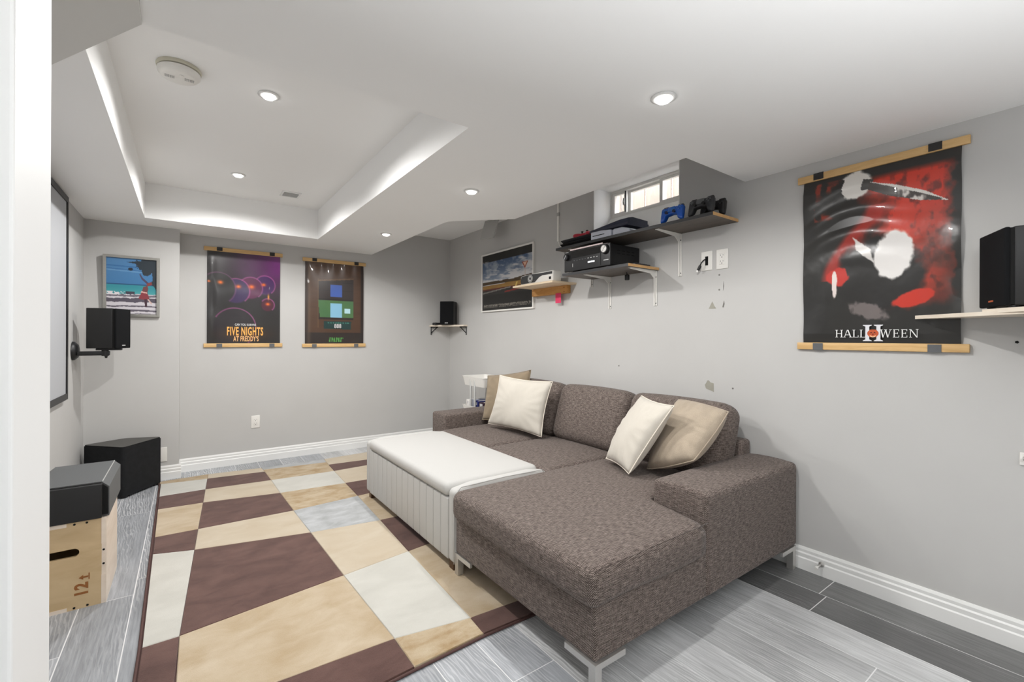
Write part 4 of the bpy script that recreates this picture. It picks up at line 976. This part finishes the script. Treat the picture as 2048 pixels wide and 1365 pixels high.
# ------------------------------------------------------------------ speakers
def speaker(label, corner, a, w_, d_, h_, tag_mat, group='bookshelf speakers', logo=True, feet=True):
    """corner = front lower edge point; the front runs along direction a (degrees) for w_, the body goes back d_"""
    ca, sa = math.cos(math.radians(a)), math.sin(math.radians(a))
    t = thing('bookshelf_speaker', label, 'speaker', corner, group)
    def L(g):                                                      # local x along the front, y into the cabinet
        return [(corner[0]+x*ca-y*sa, corner[1]+x*sa+y*ca, corner[2]+z) for x, y, z in g[0]], g[1]
    zf = .008 if feet else 0.0
    put('cabinet', L(rbox(0, w_, .026, d_, zf, h_, .004, 2)), 'black_vinyl', t, smooth=50)
    put('baffle', L(box(.004, w_-.004, .016, .027, zf+.004, h_-.004)), 'dark', t)
    put('grille', L(rbox(.001, w_-.001, 0, .017, zf, h_-.001, .006, 3)), 'grille', t, smooth=50)
    if logo: put('badge', L(box(w_*.5-.018, w_*.5+.018, -.0012, .001, zf+.018, zf+.024)), tag_mat, t)
    if feet:
        for x in (.02, w_-.02):
            for y in (.03, d_-.02): put('foot', L(lathe([(.013, 0), (.013, .009)], 12, (x, y, 0))), 'black', t)
    return t
# left speaker on its wall arm
speaker('black speaker on a wall arm in front of the beach picture', (-.404, 4.232, 1.112), 66, .165, .185, .285, 'label', feet=False)
t = thing('speaker_bracket', 'black wall arm with round plate holding the left speaker', 'bracket', (XL, 4.33, 1.03))
put('wall_plate', lathe([(.066, 0), (.064, .012), (.045, .03), (.02, .036)], 28, (XL+.001, 4.335, 1.094), (0, math.pi/2, 0)), 'black', t, smooth=40)
put('arm', rbox(XL+.03, -.445, 4.285, 4.325, 1.062, 1.092, .004), 'black', t, smooth=50)
put('pivot', join(lathe([(.020, 0), (.020, .04)], 16, (-.47, 4.30, 1.058)), lathe([(.006, 0), (.010, .016)], 12, (-.465, 4.30, 1.042))), 'black', t, smooth=40)
put('cradle', rbox(-.52, -.38, 4.29, 4.35, 1.098, 1.1115, .003), 'black', t, smooth=50)
# corner shelf and speaker
t = thing('corner_shelf', 'small corner shelf with black brackets in the far corner', 'shelf', (2.5, 4.8, 1.325), 'corner shelves')
put('board', prism([(2.345, YB-.001), (2.345, YB-.05), (XR-.05, 4.495), (XR-.001, 4.495), (XR-.001, YB-.001)], 1.327, 1.345), 'shelf_cream', t)
def tri_bracket(p, dirv, L_=.085):
    px_, py_ = p; dx, dy = dirv
    a = Vector((px_, py_, 0)); d = Vector((dx, dy, 0))
    def seg(q0, q1, r_): return tube([q0, q1], r_, 4)
    A0 = Vector((px_, py_, 1.325)); 
    return join(seg(A0, A0-Vector((0, 0, .095)), .006), seg(A0-Vector((0, 0, .003)), A0+d*L_-Vector((0, 0, .003)), .006), seg(A0-Vector((0, 0, .075)), A0+d*L_*.9-Vector((0, 0, .004)), .005))
put('bracket', tri_bracket((2.365, YB-.008), (.9, -.35)), 'black', t)
put('bracket', tri_bracket((XR-.008, 4.51), (-.6, .75)), 'black', t)
speaker('black speaker standing on the far corner shelf', (2.372, 4.712, 1.3455), -43.6, .158, .17, .272, 'label', feet=False)
t = thing('puck_device', 'low dark device on the corner shelf left of the speaker', 'device', (2.385, 4.83, 1.3455))
put('body', rbox(2.350, 2.425, 4.79, 4.87, 1.3455, 1.372, .012, 4), 'black', t, smooth='all')
put('base_ring', rbox(2.352, 2.423, 4.792, 4.868, 1.3453, 1.349, .002), 'dkgrey', t)
# right shelf and speaker
t = thing('corner_shelf', 'pale board shelf crossing the big red poster at the right edge', 'shelf', (2.4, .3, 1.28), 'corner shelves')
put('board', prism([(2.13, .02), (XR-.03, .566), (XR-.001, .566), (XR-.001, -.05), (2.13, -.05)][::-1], 1.288, 1.303), 'shelf_cream', t)
put('front_strip', prism([(2.10, .035), (2.40, .335), (2.415, .32), (2.115, .02)][::-1], 1.296, 1.312), 'shelf_cream', t)
put('bracket', join(box(2.30, XR-.002, .205, .222, 1.276, 1.2875), box(XR-.014, XR-.002, .205, .222, 1.10, 1.2875), tube([(XR-.01, .2135, 1.12), (2.40, .2135, 1.28)], .006, 6)), 'black', t)
speaker('large black speaker with copper badge on the right edge shelf', (2.512, .360, 1.3125), 206, .205, .24, .285, 'orange_label')

# subwoofer with felt cover, turned in the corner
sw = thing('subwoofer', 'big black felt covered subwoofer box in the left corner', 'subwoofer', (-.38, 4.53, 0))
def round_poly(P, r, n=5):
    out_ = []
    for i in range(len(P)):
        a, b, c = (Vector((*P[k % len(P)], 0)) for k in (i-1, i, i+1)); d1 = (a-b).normalized(); d2 = (c-b).normalized()
        for k in range(n+1):
            s = k/n; p0 = b+d1*r; p1 = b+d2*r; q = p0.lerp(b, s).lerp(b.lerp(p1, s), s); out_.append((q.x, q.y))
    return out_
SP = [(-.375, 4.345), (-.157, 4.645), (-.395, 4.742), (-.632, 4.612)]
SPr = round_poly(SP, .03)
put('cover', join(prism(SPr, .014, .372), prism([(-.385+(x+.385)*.975, 4.54+(y-4.54)*.975) for x, y in SPr], .372, .381)), 'sub', sw, smooth=40)
put('top_panel', prism([(-.385+(x+.385)*.962, 4.54+(y-4.54)*.962) for x, y in SPr], .381, .3825), plain('charcoal_vinyl_top', (74, 73, 70), .5, grain=.06, gscale=40), sw)
for x, y in ((-.37, 4.39), (-.20, 4.62), (-.40, 4.70), (-.58, 4.60)): put('foot', lathe([(.018, 0), (.018, .015)], 12, (x, y, 0)), 'black', sw)
# plyo box and centre speaker
pb = thing('plywood_box', 'birch plywood jump box with hand slot and burned numbers', 'box', (-.46, 2.9, 0))
X0, X1, Y0, Y1, Z1 = -.632, -.290, 2.715, 3.10, .383
def slot_panel():
    cx, cz, hw, hh = -.461, .250, .082, .0185
    o = [(X0+.001, .0), (X1-.016, .0), (X1-.016, Z1), (X0+.001, Z1)]
    inn = [(cx+hw*0+ (hw-hh if math.cos(t) >= 0 else -(hw-hh))+hh*math.cos(t), cz+hh*math.sin(t)) for t in [(-math.pi/2+math.pi*k/8) for k in range(9)]+[(math.pi/2+math.pi*k/8) for k in range(9)]]
    V, F = [], []
    for yy in (Y0, Y0+.016):
        V += [(x, yy, z) for x, z in o]+[(x, yy, z) for x, z in inn]
    n_ = len(inn); k = 4+n_
    # ring between outline and slot: assign each slot vertex to its nearest corner fan
    def near(i):
        x, z = inn[i]; return 1 if x > cx and z <= cz else 2 if x > cx else 3 if z > cz else 0
    for i in range(n_):
        j = (i+1) % n_; a, b = near(i), near(j)
        for s, fl in ((0, False), (k, True)):
            f = (s+4+i, s+4+j, s+b) if a == b else None
            fs = [f] if f else [(s+4+i, s+4+j, s+b), (s+4+i, s+b, s+a)]
            for q in fs: F.append(q if fl else q[::-1])
        F.append((4+i, 4+j, k+4+j, k+4+i))
    for a in range(4): b = (a+1) % 4; F.append((a, b, k+b, k+a))
    return V, F
put('front_panel', slot_panel(), 'ply', pb)
put('side_panel', prism([(Y0+.0, 0), (Y1, 0), (Y1, Z1), (Y0, Z1)], X1-.016, X1, 'x'), 'ply_pale', pb)
put('side_panel', box(X0, X0+.016, Y0+.016, Y1, 0, Z1), 'ply', pb)
put('back_panel', box(X0+.016, X1-.016, Y1-.016, Y1, 0, Z1), 'ply', pb)
put('top_panel', box(X0+.016, X1-.016, Y0+.016, Y1-.016, Z1-.016, Z1), 'ply', pb)
put('bottom_panel', box(X0+.016, X1-.016, Y0+.016, Y1-.016, 0, .016), 'ply', pb)
for g_ in (box(X0, -.418, Y0-.001, Y0+.001, 0, .016), box(X0, -.42, Y0-.001, Y0+.001, Z1-.016, Z1), box(X1-.017, X1-.0005, Y0-.001, Y0+.001, .0, .128), box(X1-.017, X1-.0005, Y0-.001, Y0+.001, .268, Z1)):
    put('finger_joint', g_, 'ply_pale', pb)
for x, z in ((-.395, .374), (-.355, .374), (-.395, .009), (-.352, .009), (-.299, .240), (-.299, .178)):
    put('bolt_hole', lathe([(.0045, 0), (.0045, .0015)], 10, (x, Y0-.0005, z), (math.pi/2, 0, 0)), 'dark', pb)
def rot90(g, c): return [(c[0]-(z-c[2]), y, c[2]+(x-c[0])) for x, y, z in g[0]], g[1]
for ch, zc in (('1', .066), ('2', .098)):
    put('numeral', rot90(text_geo(ch, .060, (-.352, Y0-.0006, zc), (math.pi/2, 0, 0), .0004, sx=.95, fat=.0022), (-.352, 0, zc)), 'burn', pb)
put('arrow_mark', join(prism([(-.381, .135), (-.366, .125), (-.366, .132), (-.350, .132), (-.350, .139), (-.366, .139), (-.366, .146)], Y0-.0010, Y0-.0002, 'y'), box(-.349, -.345, Y0-.001, Y0-.0002, .122, .150)), 'burn', pb)

cs = thing('centre_speaker', 'charcoal grey speaker lying on top of the plywood box', 'speaker', (-.40, 2.93, Z1))
cx0, cx1, cz0, cz1 = -.585, -.283, Z1+.0005, .542
prof = [(cx0, cz0), (cx1, cz0), (cx1, cz1-.026), (cx1-.026, cz1), (cx0+.055, cz1), (cx0, cz1-.05)]
put('shell', prism(prof, 2.735, 3.165, 'y'), 'grey_speaker', cs)
put('baffle', prism([(cx0+.004, cz0+.003), (cx1-.002, cz0+.012), (cx1-.003, cz1-.028), (cx1-.027, cz1-.002), (cx0+.055, cz1-.002), (cx0+.004, cz1-.05)], 2.722, 2.736, 'y'), 'dark', cs)
put('grille', rbox(cx0+.002, cx1-.022, 2.704, 2.724, cz0+.002, cz1-.004, .004), 'black_vinyl', cs, smooth=50)
put('edge_trim', tube([(cx1-.024, 2.74, cz1-.0005), (cx1-.024, 3.16, cz1-.0005)], .0022, 5), 'ltgrey', cs)

# ------------------------------------------------------------------ utility cart behind the sofa arm
uc = thing('utility_cart', 'white three tier utility cart behind the far sofa arm', 'cart', (2.45, 3.85, 0))
def tray(z0, z1, x0=2.30, x1=2.60, y0=3.645, y1=4.07, tp=.018):
    def ring(z, i): return round_poly([(x0+i, y0+i), (x1-i, y0+i), (x1-i, y1-i), (x0+i, y1-i)], .035, 4)
    r0, r1, r2, r3 = ring(z0, tp), ring(z1, 0), ring(z1, .005), ring(z0+.004, tp+.004)
    n_ = len(r0); V = [(*p, z0) for p in r0]+[(*p, z1) for p in r1]+[(*p, z1) for p in r2]+[(*p, z0+.004) for p in r3]; F = []
    for s in range(3):
        for i in range(n_): j = (i+1) % n_; F.append((s*n_+i, s*n_+j, (s+1)*n_+j, (s+1)*n_+i))
    F.append(tuple(range(n_))[::-1]); F.append(tuple(range(3*n_, 4*n_)))
    return V, F
for z0, z1 in ((.715, .805), (.41, .515), (.10, .20)): put('tray', tray(z0, z1), 'steel_white', uc, smooth=50)
put('rim', tube([(*p, .805) for p in round_poly([(2.30, 3.645), (2.60, 3.645), (2.60, 4.07), (2.30, 4.07)], .035, 4)+[(2.30, 4.035)]], .004, 6), 'steel_white', uc, smooth='all')
for x in (2.315, 2.585): put('post', tube([(x, 3.86-.03, .08), (x, 3.86-.03, .80)], .0105, 10), 'ltgrey', uc, smooth='all'); put('post', tube([(x, 3.86+.05, .08), (x, 3.86+.05, .80)], .0105, 10), 'ltgrey', uc, smooth='all')
for x in (2.34, 2.56):
    for y in (3.70, 4.02): put('caster', join(lathe([(.024, -.01), (.024, .01)], 16, (x, y, .0245), (math.pi/2, 0, 0)), box(x-.006, x+.006, y-.013, y+.013, .024, .102)), 'dkgrey', uc, smooth=40)
for k, (y0, y1, zz, mt, lab) in enumerate(((3.97, 4.03, .565, 'paper', 'white packet at the far end of the cart middle tray'), (3.90, 3.955, .575, 'console_white', 'pale carton beside the white packet on the cart'),
        (3.80, 3.885, .568, 'bookblue', 'deep blue box in the cart middle tray'), (3.70, 3.785, .562, 'bookplum', 'plum coloured box at the near end of the cart tray'))):
    t = thing('packet', lab, 'box', (2.38, (y0+y1)/2, .415), 'boxes in the cart tray')
    put('carton', rbox(2.335, 2.50, y0, y1, .415, zz, .003), mt, t, smooth=50)
    put('flap', box(2.345, 2.49, y0+.004, y0+.012, zz-.001, zz+.006), 'paper', t)
    put('printed_band', box(2.3335, 2.336, y0+.018, y1-.018, zz-.04, zz-.012), 'label', t)
